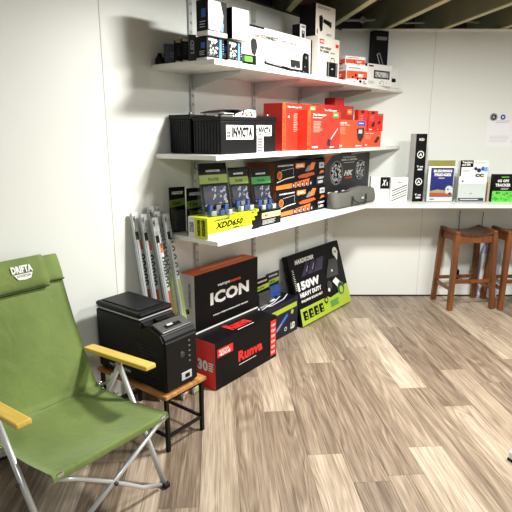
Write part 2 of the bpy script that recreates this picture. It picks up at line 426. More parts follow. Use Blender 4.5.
poly_slab('wall_shelf', [Wp(2.006, FRONTD), pc, (pc.x, YR-.021), Wp((YR-.021+(WALLD-.001)*N2[1])/U2[1], WALLD-.001), Wp(2.006, WALLD-.001)], ZB-.026, ZB, shelf_m,
          'long white lowest shelf carrying the yellow carton and grey bag', 'shelf', 'white wall shelves')
poly_slab('counter_top', [(pc.x+.0015, CY), (3.595, CY), (3.595, YR-.001), (pc.x+.0015, YR-.001)], ZB-.026, ZB, shelf_m, 'narrow white counter along the back wall above the wooden stools', 'counter')
# slotted uprights and brackets
def upright(s, n):
    loc = Wp(s, WALLD-.0045, .42); mb = MB()
    mb.box((-.0125, -.012, 0), (.0125, 0.003, 1.83-.42+.45), steel_w, .001)
    o = mb.build('shelf_upright', None, loc, WROT)
    sl = MB()
    for k in range(36):
        z = .03+k*.05
        for x in (-.005, .005): sl.box((x-.0015, -.0128, z), (x+.0015, -.0118, z+.016), dkgrey)
    sl.build('slot_row', o)
    names = ['the left end', 'the second position', 'the third position', 'the corner end']
    tag(o, ['slotted white steel upright nearest the left ends of the shelves', 'slotted white steel upright behind the large battery, second from the left',
            'slotted white steel upright above the blue box, third from the left', 'slotted white steel upright nearest the corner of the walls'][n], 'upright', 'slotted shelf uprights')
    return o
BR = MB()
BR.prism([(0, 0), (.36, 0), (.36, -.012), (.03, -.075), (0, -.085)], -.0025, .0025, steel_w)
BR.box((0, -.010, -.003), (.36, .010, -.0005), steel_w)
ups = [2.283, 2.879, 3.455, 3.93]
shn = ['top', 'middle', 'lowest']; un = ['left end', 'second upright from the left', 'third upright from the left', 'upright by the corner']
for i, s in enumerate(ups):
    upright(s, i)
bro = None
for zi, z in enumerate((ZT, ZM, ZB)):
    for i, s in enumerate(ups):
        loc = Wp(s, WALLD-.018, z-.0263); rz = WROT - PI/2
        if bro is None: o = BR.build('shelf_bracket'); bro = o
        else: o = bro.copy(); COL.objects.link(o)
        o.location = loc; o.rotation_euler = (0, 0, rz)
        tag(o, 'white steel bracket under the %s shelf on the %s' % (shn[zi], un[i]), 'bracket', 'white steel shelf brackets')

# ================================================================== BOXES ON THE FLOOR
B6 = {'bold': .05}; IT = {'bold': .04, 'shear': .35}
# large flat black box with red end
pr = [('red_corner_flash', 'front', 'r', runred, .03, .68, .26, .86), ('lettering', 'front', 't', white, 'MADE FOR', .055, .78, .2, .83), ('lettering', 'front', 't', white, '4X4', .05, .7, .22, .77, B6),
      ('lettering', 'front', 't', runred, 'Runva', .34, .36, .74, .60, {'bold': .05}),
      ('lettering', 'front', 'r', white, .35, .29, .63, .305),
      ('red_side_band', 'front', 'r', runred, .885, .08, .985, .92)]
for k in range(6): pr.append(('lettering', 'front', 't', white, '12V', .9, .13+k*.13, .97, .13+k*.13+.06, B6))
pr += [('lettering', 'left', 't', white, '30', .56, .36, .82, .60, B6), ('lettering', 'left', 'lines', white, .84, .38, .97, .58, 4, .03),
       ('lettering', 'left', 't', white, '1', .44, .38, .52, .58, B6),
       ('lettering', 'top', 't', runred, 'Runva', .36, .16, .68, .46, B6), ('lettering', 'top', 'r', white, .4, .09, .66, .11)]
carton('winch_carton', 'wide black carton with red left end and red lettering, standing on the floor', 'box', (2.054, 1.878), 0, (.62, .32, .30), black, pr, mats={'left': runred})
pr = [('white_edge', 'front', 'r', white, 0, 0, 1, .03), ('lettering', 'front', 't', white, 'ICON', .22, .40, .84, .62, {'bold': .045}),
      ('lettering', 'front', 't', white, 'ninja', .33, .68, .52, .735), ('lettering', 'front', 't', orangered, 'tuned', .52, .69, .7, .735),
      ('lettering', 'front', 't', white, 'HIGH PERFORMANCE SERIES', .26, .2, .82, .225),
      ('lettering', 'left', 'tv', midgrey, 'SUSPENSION', .62, .45, .78, .85), ('lettering', 'left', 'p', black, [(.35, .3), (.65, .34), (.6, .42), (.3, .38)]),
      ('lettering', 'top', 't', cream, 'ENGINEERED FOR THE LONG RUN', .2, .42, .85, .56)]
pr[2] = ('lettering', 'front', 't', white, 'vamps', .33, .68, .52, .735)
pr[3] = ('lettering', 'front', 't', orangered, 'ounce', .52, .69, .7, .735)
carton('icon_carton', 'black carton with large white ICON lettering, on top of the red ended carton', 'box', (2.086, 2.064), .3015, (.62, .13, .37), black, pr, mats={'left': white, 'top': rust, 'bottom': white})
pr = [('lime_band', 'front', 'p', lime, [(.03, .68), (.97, .72), (.97, .86), (.03, .82)]),
      ('product_picture', 'front', 'l', blue, [(.42, .25), (.72, .6)], .11), ('product_picture', 'front', 'l', ltblue, [(.44, .29), (.7, .58)], .02),
      ('product_picture', 'front', 'l', lime, [(.4, .22), (.55, .4)], .03), ('product_picture', 'front', 'c', tan, .84, .62, .07),
      ('lettering', 'front', 't', white, 'LED', .8, .12, .92, .3, B6), ('product_picture', 'front', 'c', white, .66, .2, .06), ('product_picture', 'front', 'c', navy, .66, .2, .04),
      ('lettering', 'front', 'lines', white, .1, .1, .35, .55, 5, .03),
      ('truck_drawing', 'top', 'l', white, [(.05, .15), (.2, .5), (.45, .55), (.6, .8), (.85, .82)], .06), ('truck_drawing', 'top', 'l', white, [(.1, .1), (.5, .3), (.8, .6)], .05),
      ('truck_drawing', 'top', 'p', white, [(.15, .25), (.35, .3), (.38, .45), (.18, .4)]), ('truck_drawing', 'top', 'p', white, [(.45, .4), (.62, .45), (.64, .62), (.5, .55)]),
      ('truck_drawing', 'top', 'l', white, [(.3, .08), (.7, .2), (.95, .5)], .05), ('truck_drawing', 'top', 'o', white, .3, .2, .12, .07)]
carton('blue_carton', 'dark blue carton with lime band and white truck drawing, beside the solar panel box', 'box', (2.69, 2.035), 0, (.49, .165, .275), navyd, pr)

def leaning(name, label, cat, s0, dbot, ztop, width, thick, m, pr, dtop):
    """flat box resting its foot on the floor and its top against the wall"""
    L = math.hypot(dtop-dbot, ztop); th = math.atan2(dtop-dbot, ztop)
    mb = MB(); mb.box((-width/2, -thick/2, 0), (width/2, thick/2, L), m, .002)
    o = mb.build(name)
    # foot's front edge on the floor at dbot
    lift = 0
    R = Matrix.Rotation(WROT, 4, 'Z') @ Matrix.Rotation(-th, 4, 'X')
    # front-bottom edge in local is (0,-thick/2,0)
    back = R.to_3x3() @ Vector((0, thick/2, 0)); front = R.to_3x3() @ Vector((0, -thick/2, 0))
    low = min(back.z, front.z)
    c = Wp(s0+width/2, dbot, 0) - Vector((front.x, front.y, 0)); c.z = -low + .0005
    o.matrix_world = Matrix.Translation(c) @ R
    tag(o, label, cat); prints(faces(width, thick, L), pr, o); return o
pr = [('lime_base_print', 'front', 'p', lime, [(.0, .0), (1, .0), (1, .30), (.93, .3), (.9, .24), (.84, .30), (.78, .22), (.6, .2), (.55, .235), (.02, .235)]),
      ('icon_row', 'front', 'r', black, .05, .06, .13, .19), ('icon_row', 'front', 'r', black, .15, .06, .23, .19), ('icon_row', 'front', 'r', black, .25, .06, .33, .19), ('icon_row', 'front', 'r', black, .35, .06, .43, .19),
      ('lettering', 'front', 't', white, 'HARDKORR', .1, .85, .45, .915, IT),
      ('lettering', 'front', 't', white, '150W', .06, .475, .47, .60, {'bold': .06}), ('lettering', 'front', 't', white, 'HEAVY DUTY', .07, .38, .47, .445, {'bold': .06}),
      ('lettering', 'front', 't', white, 'FOLDING SOLAR MAT', .07, .31, .47, .345, B6),
      ('panel_picture', 'front', 'p', cellp, [(.16, .66), (.28, .83), (.36, .83), (.25, .66)]), ('panel_picture', 'front', 'p', cellp, [(.27, .66), (.38, .83), (.48, .83), (.37, .66)]),
      ('panel_picture', 'front', 'p', cellp, [(.39, .66), (.5, .84), (.64, .84), (.56, .66)]),
      ('panel_picture', 'front', 'l', ltgrey, [(.27, .71), (.31, .78)], .01), ('panel_picture', 'front', 'l', ltgrey, [(.38, .71), (.43, .79)], .01),
      ('panel_picture', 'front', 'p', dkgrey, [(.6, .5), (.72, .76), (.9, .74), (.85, .48)]), ('panel_picture', 'front', 'c', white, .74, .58, .02),
      ('panel_picture', 'front', 'c', dkgrey, .63, .38, .07), ('panel_picture', 'front', 'c', white, .6, .32, .03),
      ('panel_picture', 'front', 'p', white, [(.7, .42), (.78, .46), (.86, .36), (.84, .28), (.78, .3)]),
      ('panel_picture', 'front', 'c', green, .84, .27, .1), ('panel_picture', 'front', 'c', charcoal, .84, .27, .085), ('panel_picture', 'front', 'c', lime, .84, .25, .055),
      ('white_badge', 'front', 'c', white, .88, .84, .075), ('white_badge', 'front', 'p', white, [(.82, .84), (.94, .84), (.89, .7)]), ('white_badge', 'front', 't', charcoal, '5 YEAR', .845, .82, .915, .86),
      ('icon_row', 'front', 'c', black, .5, .2, .05), ('icon_row', 'front', 'c', lime, .5, .2, .03),
      ('lettering', 'front', 'lines', green, .57, .06, .76, .16, 3, .02), ('lettering', 'front', 'lines', white, .015, .5, .05, .8, 12, .006)]
for k in range(4): pr.append(('icon_row', 'front', 'c', lime, .09+k*.1, .14, .02)); pr.append(('icon_row', 'front', 'r', lime, .075+k*.1, .08, .105+k*.1, .1))
leaning('solar_panel_carton', 'large flat black carton marked 150W with lime base, leaning on the wall', 'box', 3.215, 2.005, .54, .81, .05, black, pr, 2.17)

# two small clamshell packs on the blue carton
def clampack(name, label, fl, z, w_, h_, yaw=0, group=None, bodym=black, band=lime, blob=dkgrey, frame='W', dep=.035):
    y = math.radians(yaw); R = Matrix.Rotation(y, 2); off = R @ Vector((w_/2, dep/2))
    loc = Wp(fl[0]+off.x, fl[1]+off.y, z) if frame == 'W' else Vector((fl[0]+off.x, fl[1]+off.y, z))
    o = empty(name, loc, (WROT if frame == 'W' else 0)+y); tag(o, label, 'pack', group)
    mb = MB(); mb.box((-w_/2, dep/2-.003, 0), (w_/2, dep/2, h_), bodym, .0008); card = mb.build('backing_card', o)
    F = {'front': (Vector((-w_/2, dep/2-.003, 0)), Vector((1, 0, 0)), Vector((0, 0, 1)), Vector((0, -1, 0)), w_, h_)}
    prints(F, [('printed_band', 'front', 'p', band, [(0, .55), (1, .6), (1, .76), (0, .72)]), ('lettering', 'front', 't', white, 'HARDKORR', .15, .84, .85, .91, IT),
               ('lettering', 'front', 't', black, '12V', .2, .61, .7, .68, B6)], card)
    mb = MB(); mb.box((-w_*.38, -dep/2+.003, h_*.05), (w_*.38, dep/2-.004, h_*.5), blob, .006); mb.build('packed_part', o)
    mb = MB(); t = .0015; W = w_*.46
    mb.box((-W, -dep/2, .0), (W, -dep/2+t, h_*.55), clear); mb.box((-W, -dep/2+t, .0), (-W+t, dep/2-.003, h_*.55), clear); mb.box((W-t, -dep/2+t, 0), (W, dep/2-.003, h_*.55), clear)
    mb.build('clear_blister', o); return o
clampack('small_accessory_pack', 'small black clamshell pack with lime band on the blue carton, nearer the black carton', (2.735, 2.08), .276, .17, .21, 0, 'accessory packs on the blue carton', black, lime, dkgrey)
clampack('small_accessory_pack', 'small navy clamshell pack with blue fitting on the blue carton, against the wall', (2.935, 2.13), .276, .17, .20, 0, 'accessory packs on the blue carton', navy, lime, blue)

# ------------------------------------------------------------------ light strip packs leaning in a bunch
def strip_pack(s, d_, kind, label, top=1.08, dbot=2.0, dtop=2.2, sk=0.0):
    w_, t_ = .056, .022; L = top
    o = empty('light_strip_pack'); tag(o, label, 'light strip', 'packaged light strips leaning on the wall')
    th = math.atan2(dtop-dbot, L)
    M = Matrix.Translation(Wp(s, dbot, .004)) @ Matrix.Rotation(WROT, 4, 'Z') @ Matrix.Rotation(sk, 4, 'Y') @ Matrix.Rotation(-th, 4, 'X')
    o.matrix_world = M
    mb = MB(); mb.box((-w_/2, t_/2-.002, 0), (w_/2, t_/2, L), white, .0006)
    mb.box((-w_/2, -t_/2+.004, 0), (-w_/2+.003, t_/2-.002, L), ltgrey); bc = mb.build('backing_card', o)
    mb = MB(); mb.box((-w_*.34, -t_/2+.004, .02), (-w_*.06, t_/2-.003, L*.86), alu, .002); mb.build('aluminium_strip', o)
    F = {'front': (Vector((-w_/2, t_/2-.002, 0)), Vector((1, 0, 0)), Vector((0, 0, 1)), Vector((0, -1, 0)), w_, L)}
    c = rust if kind == 'o' else lime; pr = [('printed_base', 'front', 'r', c, .45, .0, 1, .60 if kind == 'o' else .64)]
    pr += [('printed_base', 'front', 'p', black if kind == 'g' else white, [(.45, .12), (1, .16), (1, .28), (.45, .23)])]
    pr += [('lettering', 'front', 'tv', white, 'LED STRIP', .55, .02, .9, .3, B6)]
    for k in range(5):
        pr.append(('icon_column', 'front', 'c', black, .74, (.635 if kind == 'o' else .675)+k*(.034 if kind == 'o' else .045), .015)); pr.append(('icon_column', 'front', 'c', white, .74, (.635 if kind == 'o' else .675)+k*(.034 if kind == 'o' else .045), .006))
    pr.append(('icon_column', 'front', 'r', orange if kind == 'o' else ltgrey, .55, .81, .95, .86) if kind == 'o' else ('icon_column', 'front', 'r', ltgrey, .55, .90, .95, .91)); pr.append(('lettering', 'front', 't', black, 'H', .1, .955, .5, .985, IT))
    prints(F, pr, bc)
    mb = MB(); pts = [(-.010, -.001, L*.86)]+[(-.010+.014*(1-math.cos(a)), -.001, L*.90+.03*math.sin(a)) for a in [i*PI/8 for i in range(9)]]+[(.018, -.001, L*.84)]
    mb.tube(pts, .003, ltgrey, 6); mb.build('cable', o)
    mb = MB(); mb.box((-.018, -.006, L*.865), (.0, .006, L*.905), black, .002); mb.build('plug', o)
    mb = MB(); mb.box((-w_*.46, -t_/2, .0), (w_*.46, -t_/2+.001, L*.97), clear)
    mb.build('clear_cover', o)
    return o
strip_pack(1.795, 0, 'o', 'grey light strip pack at the left edge of the leaning bunch', 1.08, 2.05, 2.215)
strip_pack(1.835, 0, 'o', 'orange based light strip pack, second from the left of the bunch', 1.07, 2.022, 2.188)
strip_pack(1.885, 0, 'o', 'frontmost light strip pack with orange patch below its cable', 1.055, 1.955, 2.160)
strip_pack(1.915, 0, 'g', 'light strip pack at the back, behind the frontmost orange patched pack', 1.10, 2.05, 2.215)
strip_pack(1.932, 0, 'g', 'narrowly showing light strip pack between the orange patched and green based ones', 1.075, 2.022, 2.188)
strip_pack(1.972, 0, 'g', 'front light strip pack with green base nearest the shelves', 1.065, 1.955, 2.160)
strip_pack(1.974, 0, 'g', 'rearmost light strip pack nearest the shelves, top just showing', 1.10, 2.05, 2.215)

# ================================================================== TABLE + FRIDGE
def table():
    s0, s1, d0, d1, h = 1.455, 1.730, 1.645, 2.17, .30
    c = Wp((s0+s1)/2, (d0+d1)/2, 0); o = empty('side_table', c, WROT); tag(o, 'low honey timber table with black metal frame under the portable fridge', 'table')
    a, b = (s1-s0)/2, (d1-d0)/2
    n = 3
    mb = MB(); mb.box((-a, -b, h-.018), (a, b, h), tablew, .002); mb.build('table_top', o)
    for x in (-1, 1):
        for y in (-1, 1):
            mb = MB(); mb.box((x*(a-.02)-.009, y*(b-.02)-.009, 0), (x*(a-.02)+.009, y*(b-.02)+.009, h-.0185), blackmat, .001); mb.build('leg', o)
        mb = MB(); mb.box((x*(a-.02)-.006, -b+.03, .07), (x*(a-.02)+.006, b-.03, .085), blackmat, .001); mb.build('stretcher', o)
    for y in (-1, 1):
        mb = MB(); mb.box((-a+.03, y*(b-.02)-.006, h-.036), (a-.03, y*(b-.02)+.006, h-.019), blackmat, .001); mb.build('apron', o)
        mb = MB(); mb.box((-a+.03, y*(b-.02)-.006, .07), (a-.03, y*(b-.02)+.006, .085), blackmat, .001); mb.build('stretcher', o)
table()
def fridge():
    s0, s1, d0, d1 = 1.468, 1.684, 1.655, 2.165
    a, b, h = (s1-s0)/2, (d1-d0)/2, .362
    o = empty('portable_fridge', Wp((s0+s1)/2, (d0+d1)/2, .3005), WROT); tag(o, 'black upright portable fridge standing on the low timber table', 'fridge')
    # body: sloping console at the front (-y) end
    prof = [(-b, 0.008), (-b, h-.10), (-b+.022, h-.068), (-b+.10, h-.038), (-b+.15, h-.055), (-b+.16, h-.03), (b, h-.03), (b, .008)]
    bm = bmesh.new()
    L = [bm.verts.new((-a, y, z)) for y, z in prof]; R = [bm.verts.new((a, y, z)) for y, z in prof]; n = len(prof)
    bm.faces.new(L); bm.faces.new(R[::-1])
    for i in range(n): bm.faces.new([L[i], R[i], R[(i+1) % n], L[(i+1) % n]])
    bmesh.ops.recalc_face_normals(bm, faces=bm.faces[:]); bmesh.ops.bevel(bm, geom=bm.edges[:], offset=.01, segments=3, affect='EDGES')
    mb = MB(); mb.frombm(bm, blackmat); body = mb.build('body', o)
    mb = MB(); mb.box((-a+.003, -b+.17, h-.030), (a-.003, b-.002, h-.024), ltgrey, .002); mb.build('lid_seal', o)
    mb = MB(); mb.box((-a, -b+.165, h-.024), (a, b, h+.004), blackmat, .013); mb.box((-a+.025, -b+.20, h+.0035), (a-.025, b-.03, h+.009), blackmat, .004); lid = mb.build('lid', o)
    mb = MB(); M = Matrix.Translation((0, -b+.060, h-.052)) @ Matrix.Rotation(math.radians(21), 4, 'X'); mb.box((-a+.014, -.038, -.003), (a-.014, .038, .005), silverp, .003, M=M); cp = mb.build('console', o)
    mb = MB(); mb.box((-.055, -.020, .0045), (.045, .004, .0062), blackgloss, .001, M=M); dp = mb.build('display', cp)
    mb = MB(); mb.box((-.035, -.006, .006), (.0, .006, .0068), ltgrey, M=M); mb.build('display_digits', cp)
    mb = MB(); mb.box((-.04, -.015, -.004), (.04, .015, .012), blackmat, .004, M=Matrix.Translation((0, -b+.135, h-.045))); mb.build('lid_latch', o)
    for zc in (.19,):
        mb = MB()
        for k in range(9):
            for j in range(9): mb.box((-a-.0012, -b+.05+k*.016, .07+j*.018), (-a+.001, -b+.058+k*.016, .076+j*.018), blackgloss)
        mb.build('side_vent', o)
    mb = MB()
    for k in range(5): mb.box((.045, -b-.0015, .12+k*.026), (.055, -b+.001, .126+k*.026), midgrey)
    mb.lathe([(.016, 0), (.016, .003), (.010, .004)], dkgrey, 20, Matrix.Translation((-.0, -b+.0005, .17)) @ Matrix.Rotation(PI/2, 4, 'X')); mb.build('socket_panel', o)
    mb = MB(); mb.box((-.008, -b-.003, .035), (.06, -b+.001, .075), ltgrey, .002); st = mb.build('rating_plate', o)
    mb = MB(); mb.box((.015, -b-.0045, .045), (.045, -b-.0028, .065), black, .001); mb.build('switch', st)
    F = {'left': (Vector((-a, b, 0)), Vector((0, -1, 0)), Vector((0, 0, 1)), Vector((-1, 0, 0)), 2*b, h)}
    prints(F, [('lettering', 'left', 't', ltgrey, 'myCOOLMAN', .18, .1, .5, .16, B6)], body)
    # recessed side handle
    mb = MB(); mb.box((-a-.006, b-.14, .10), (-a+.001, b-.04, .125), blackgloss, .003); mb.build('side_handle', o)
    for x in (-1, 1):
        for y in (-1, 1):
            mb = MB(); mb.lathe([(.014, 0), (.014, .01)], rubber, 14, Matrix.Translation((x*(a-.03), y*(b-.03), 0))); mb.build('foot', o)
fridge()

# ================================================================== CHAIR
def chair():
    w2 = Vector((.6225, .7826, 0)); fw = Vector((.7826, -.6225, 0)); R0 = Vector((-.376, 1.90, 0))
    # local frame: x = forward, y = sideways (left of sitter = far side), origin mid floor
    base = R0 - w2*.25 - fw*.24
    o = empty('folding_chair', base, math.atan2(fw.y, fw.x)); tag(o, 'green canvas folding chair with pale wooden armrests and aluminium legs', 'chair')
    # local a: forward, measured from seat front => x = a + .24 ; b: 0 (far side) .. -.5 (near side) => y = b + .25
    def P(a, b, z): return Vector((a+.24, b+.25, z))
    m = bpy.data.materials.new('green_canvas'); m.use_nodes = True; nt = m.node_tree; bs = nt.nodes['Principled BSDF']
    tc = nt.nodes.new('ShaderNodeTexCoord'); n1 = nt.nodes.new('ShaderNodeTexNoise'); n1.inputs['Scale'].default_value = 3.5; n1.inputs['Detail'].default_value = 5
    rp = nt.nodes.new('ShaderNodeValToRGB'); rp.color_ramp.elements[0].position = .3; rp.color_ramp.elements[1].position = .75
    rp.color_ramp.elements[0].color = (*lin((96, 116, 50)), 1); rp.color_ramp.elements[1].color = (*lin((122, 142, 68)), 1)
    nt.links.new(tc.outputs['Object'], n1.inputs['Vector']); nt.links.new(n1.outputs['Fac'], rp.inputs[0]); nt.links.new(rp.outputs[0], bs.inputs['Base Color'])
    n2 = nt.nodes.new('ShaderNodeTexNoise'); n2.inputs['Scale'].default_value = 9; n2.inputs['Detail'].default_value = 6; n2.inputs['Distortion'].default_value = .8
    bp = nt.nodes.new('ShaderNodeBump'); bp.inputs['Strength'].default_value = .35; bp.inputs['Distance'].default_value = .02
    nt.links.new(tc.outputs['Object'], n2.inputs['Vector']); nt.links.new(n2.outputs['Fac'], bp.inputs['Height']); nt.links.new(bp.outputs[0], bs.inputs['Normal'])
    bs.inputs['Roughness'].default_value = .75; bs.inputs['Sheen Weight'].default_value = .2
    gd = mat('dark_green_binding', (54, 74, 34), .8)
    # one canvas sheet: profile (a,z) from seat front over hinge to back top
    def sheet(prof, wid, sag, name, thick=.004, nb=16, wr=.004):
        vs = []; fs = []; n = len(prof)
        for layer in (0, 1):
            for i, (a, z) in enumerate(prof):
                a0, z0 = prof[max(i-1, 0)]; a1, z1 = prof[min(i+1, n-1)]
                t = Vector((a1-a0, z1-z0)).normalized(); nn = Vector((-t.y, t.x))
                if nn.y < 0 and abs(nn.y) > .3: nn = -nn
                ww = wid[i] if isinstance(wid, list) else wid
                for k in range(nb+1):
                    q = k/nb; b = -.25 + (q-.5)*ww
                    sg = -sag[i]*(1-(2*q-1)**2)
                    wv = wr*noise.noise(Vector((a*7, b*7, z*7)))*(1-(2*q-1)**2*.5)
                    off = nn*(sg+wv - layer*thick)
                    vs.append(P(a+off.x, b, z+off.y))
        m_ = nb+1
        for layer in (0, 1):
            o_ = layer*n*m_
            for i in range(n-1):
                for k in range(nb):
                    f = [o_+i*m_+k, o_+i*m_+k+1, o_+(i+1)*m_+k+1, o_+(i+1)*m_+k]
                    fs.append(f if layer else f[::-1])
        rim = [(i, 0) for i in range(n)] + [(n-1, k) for k in range(1, m_)] + [(i, nb) for i in range(n-2, -1, -1)] + [(0, k) for k in range(nb-1, 0, -1)]
        for x, y in zip(rim, rim[1:]+rim[:1]):
            A = x[0]*m_+x[1]; B = y[0]*m_+y[1]; fs.append([A, B, B+n*m_, A+n*m_])
        mb = MB(); mb.add(vs, fs, m, True); ob = mb.build(name, o); return ob
    ns = 18
    seat = []
    sg = []
    for i in range(ns+1):
        t = i/ns; seat.append((.005-.485*t, .378 - .038*t - .018*math.sin(PI*t))); sg.append(.022*math.sin(PI*min(1, t*1.1+.05)))
    seat = [(.0, .345), (.012, .358), (.014, .370)] + seat; sg = [0.002, .002, .002]+sg
    sheet(seat, .515, sg, 'seat_fabric')
    back = []; sb = []
    for i in range(21):
        t = i/20; back.append((-.478-.257*t-.018*math.sin(PI*t), .342+.585*t)); sb.append(.025*math.sin(PI*t)*(1 if t < .9 else .8))
    # facing normal points to the front-up: use negative sag so the middle goes backwards
    sheet(back, .51, [-q for q in sb], 'backrest_fabric')
    # top sleeve wrapped over the frame
    d = Vector((-.257, .585)).normalized(); nrm = Vector((.585, .257)).normalized()
    def band(t0, t1, b0, b1, rx, name, mt, puff=.0, off=0.0):
        vs = []; fs = []; n1_, n2_ = 14, 12
        for i in range(n2_+1):
            b = b0+(b1-b0)*i/n2_
            for k in range(n1_):
                an = 2*PI*k/n1_; L = (t1-t0)/2; c = (t0+t1)/2
                ca, sa_ = math.cos(an), math.sin(an)
                ex = .5
                x = abs(ca)**ex*(1 if ca > 0 else -1)*L; y = abs(sa_)**.8*(1 if sa_ > 0 else -1)*(rx*(1+puff*noise.noise(Vector((b*12, an, 3)))))
                p = Vector((-.478, .342)) + d*(c+x) + nrm*(y+off)
                vs.append(P(p.x, b, p.y))
        for i in range(n2_):
            for k in range(n1_): fs.append([i*n1_+k, i*n1_+(k+1) % n1_, (i+1)*n1_+(k+1) % n1_, (i+1)*n1_+k])
        fs += [list(range(n1_))[::-1], [n2_*n1_+k for k in range(n1_)]]
        mb = MB(); mb.add(vs, fs, mt, True); return mb.build(name, o)
    band(.53, .655, -.502, .002, .014, 'top_sleeve', m, .1)
    band(.526, .533, -.503, .003, .0165, 'sleeve_hem', gd)
    hp = band(.515, .66, -.43, -.085, .028, 'head_pillow', m, .25, .022)
    band(.508, .516, -.43, -.085, .012, 'pillow_piping', gd, 0, .016)
    # badge
    O = Vector((-.478, .342)) + d*.556 + nrm*.0535
    Rv = Vector((0, 1, 0)); Uv = Vector((d.x, 0, d.y)); Nv = Vector((nrm.x, 0, nrm.y)); o3 = P(O.x, -.245, O.y)
    F = {'f': (o3, Rv, Uv, Nv, .095, .065)}
    prints(F, [('badge', 'f', 't', white, 'DRIFTA', 0, .5, 1, 1, {'bold': .06}), ('badge', 'f', 'p', white, [(.05, .42), (.95, .42), (.8, .05), (.5, 0), (.2, .05)]),
               ('badge', 'f', 't', m, 'STOCKTON', .18, .2, .82, .36, B6)], hp)
    # frame tubes
    r = .0122
    def tube(name, pts, rad=r, mt=alu): mb = MB(); mb.tube(pts, rad, mt, 12); return mb.build(name, o)
    for b, sgn in ((.012, 1), (-.512, -1)):
        tube('front_leg', [P(-.335, b+.014*sgn, .495), P(-.037, b, .012)])
        tube('rear_leg', [P(-.33, b+.026*sgn, .495), P(-.62, b+.02*sgn, .012)])
        tube('back_post', [P(-.43, b-.05*sgn, .24)] + [P(back[i][0]-.024, b-.05*sgn, back[i][1]-.012) for i in range(0, 21, 4)], .009)
        tube('seat_rail', [P(-.006, b-.045*sgn, .350)] + [P(seat[i][0], b-.045*sgn, seat[i][1]-.030) for i in range(6, len(seat), 4)], .009)
        mb = MB(); fc = P(-.037, b, .0); mb.box((fc.x-.02, fc.y-.015, 0), (fc.x+.022, fc.y+.015, .022), rubber, .005); mb.build('foot_cap', o)
        mb = MB(); fc = P(-.62, b+.02*sgn, .0); mb.box((fc.x-.02, fc.y-.015, 0), (fc.x+.022, fc.y+.015, .022), rubber, .005); mb.build('foot_cap', o)
        # hinge fitting
        mb = MB(); h = P(-.475, b+.004*sgn, .345)
        mb.lathe([(.016, -.012), (.018, -.006), (.018, .006), (.016, .012)], chrome, 16, Matrix.Translation(h) @ Matrix.Rotation(PI/2, 4, 'X'))
        mb.tube([h, P(-.43, b+.006*sgn, .36), P(-.37, b+.01*sgn, .43)], .006, chrome, 8)
        mb.tube([h+Vector((0, 0, -.01)), P(-.41, b+.004*sgn, .325), P(-.34, b+.004*sgn, .34)], .005, chrome, 8)
        mb.build('hinge_fitting', o)
        # armrest
        yb = b+.014*sgn; p0 = P(-.105, yb, .536); p1 = P(-.56, yb, .503)
        L = (p0-p1).length; th = math.atan2(p0.z-p1.z, p0.x-p1.x)
        bm = bmesh.new(); n = 10
        mb = MB(); M = Matrix.Translation((p0+p1)/2) @ Matrix.Rotation(-th, 4, 'Y')
        mb.box((-L/2, -.028, -.010), (L/2, .028, .011), armw, .005, M=M); mb.build('armrest', o)
        mb = MB(); mb.lathe([(.007, -.004), (.007, .004)], dkgrey, 12, Matrix.Translation(P(-.19, b+.026*sgn, .262)) @ Matrix.Rotation(PI/2, 4, 'X')); mb.build('rivet', o)
    tube('cross_bar', [P(.004, -.012, .362), P(-.045, -.490, .016)], .010)
    # flat sprung bar bending a little near each end
    tube('cross_bar', [P(-.008, -.488, .345), P(-.018, -.40, .29), P(-.024, -.25, .185), P(-.034, -.11, .07), P(-.037, -.01, .02)], .009)
    tube('top_bar', [P(-.755, -.46, .912), P(-.755, -.04, .912)], .009)
    mb = MB(); c = P(-.02, -.25, .185); mb.lathe([(.008, -.012), (.008, .018)], dkgrey, 12, Matrix.Translation(c) @ Matrix.Rotation(PI/2, 4, 'Y')); mb.build('pivot_bolt', o)
    for b in (-.02, -.48):
        mb = MB(); c = P(.006, b, .362); mb.box((c.x-.012, c.y-.014, c.z-.014), (c.x+.008, c.y+.014, c.z+.012), chrome, .004); mb.build('corner_clip', o)
chair()

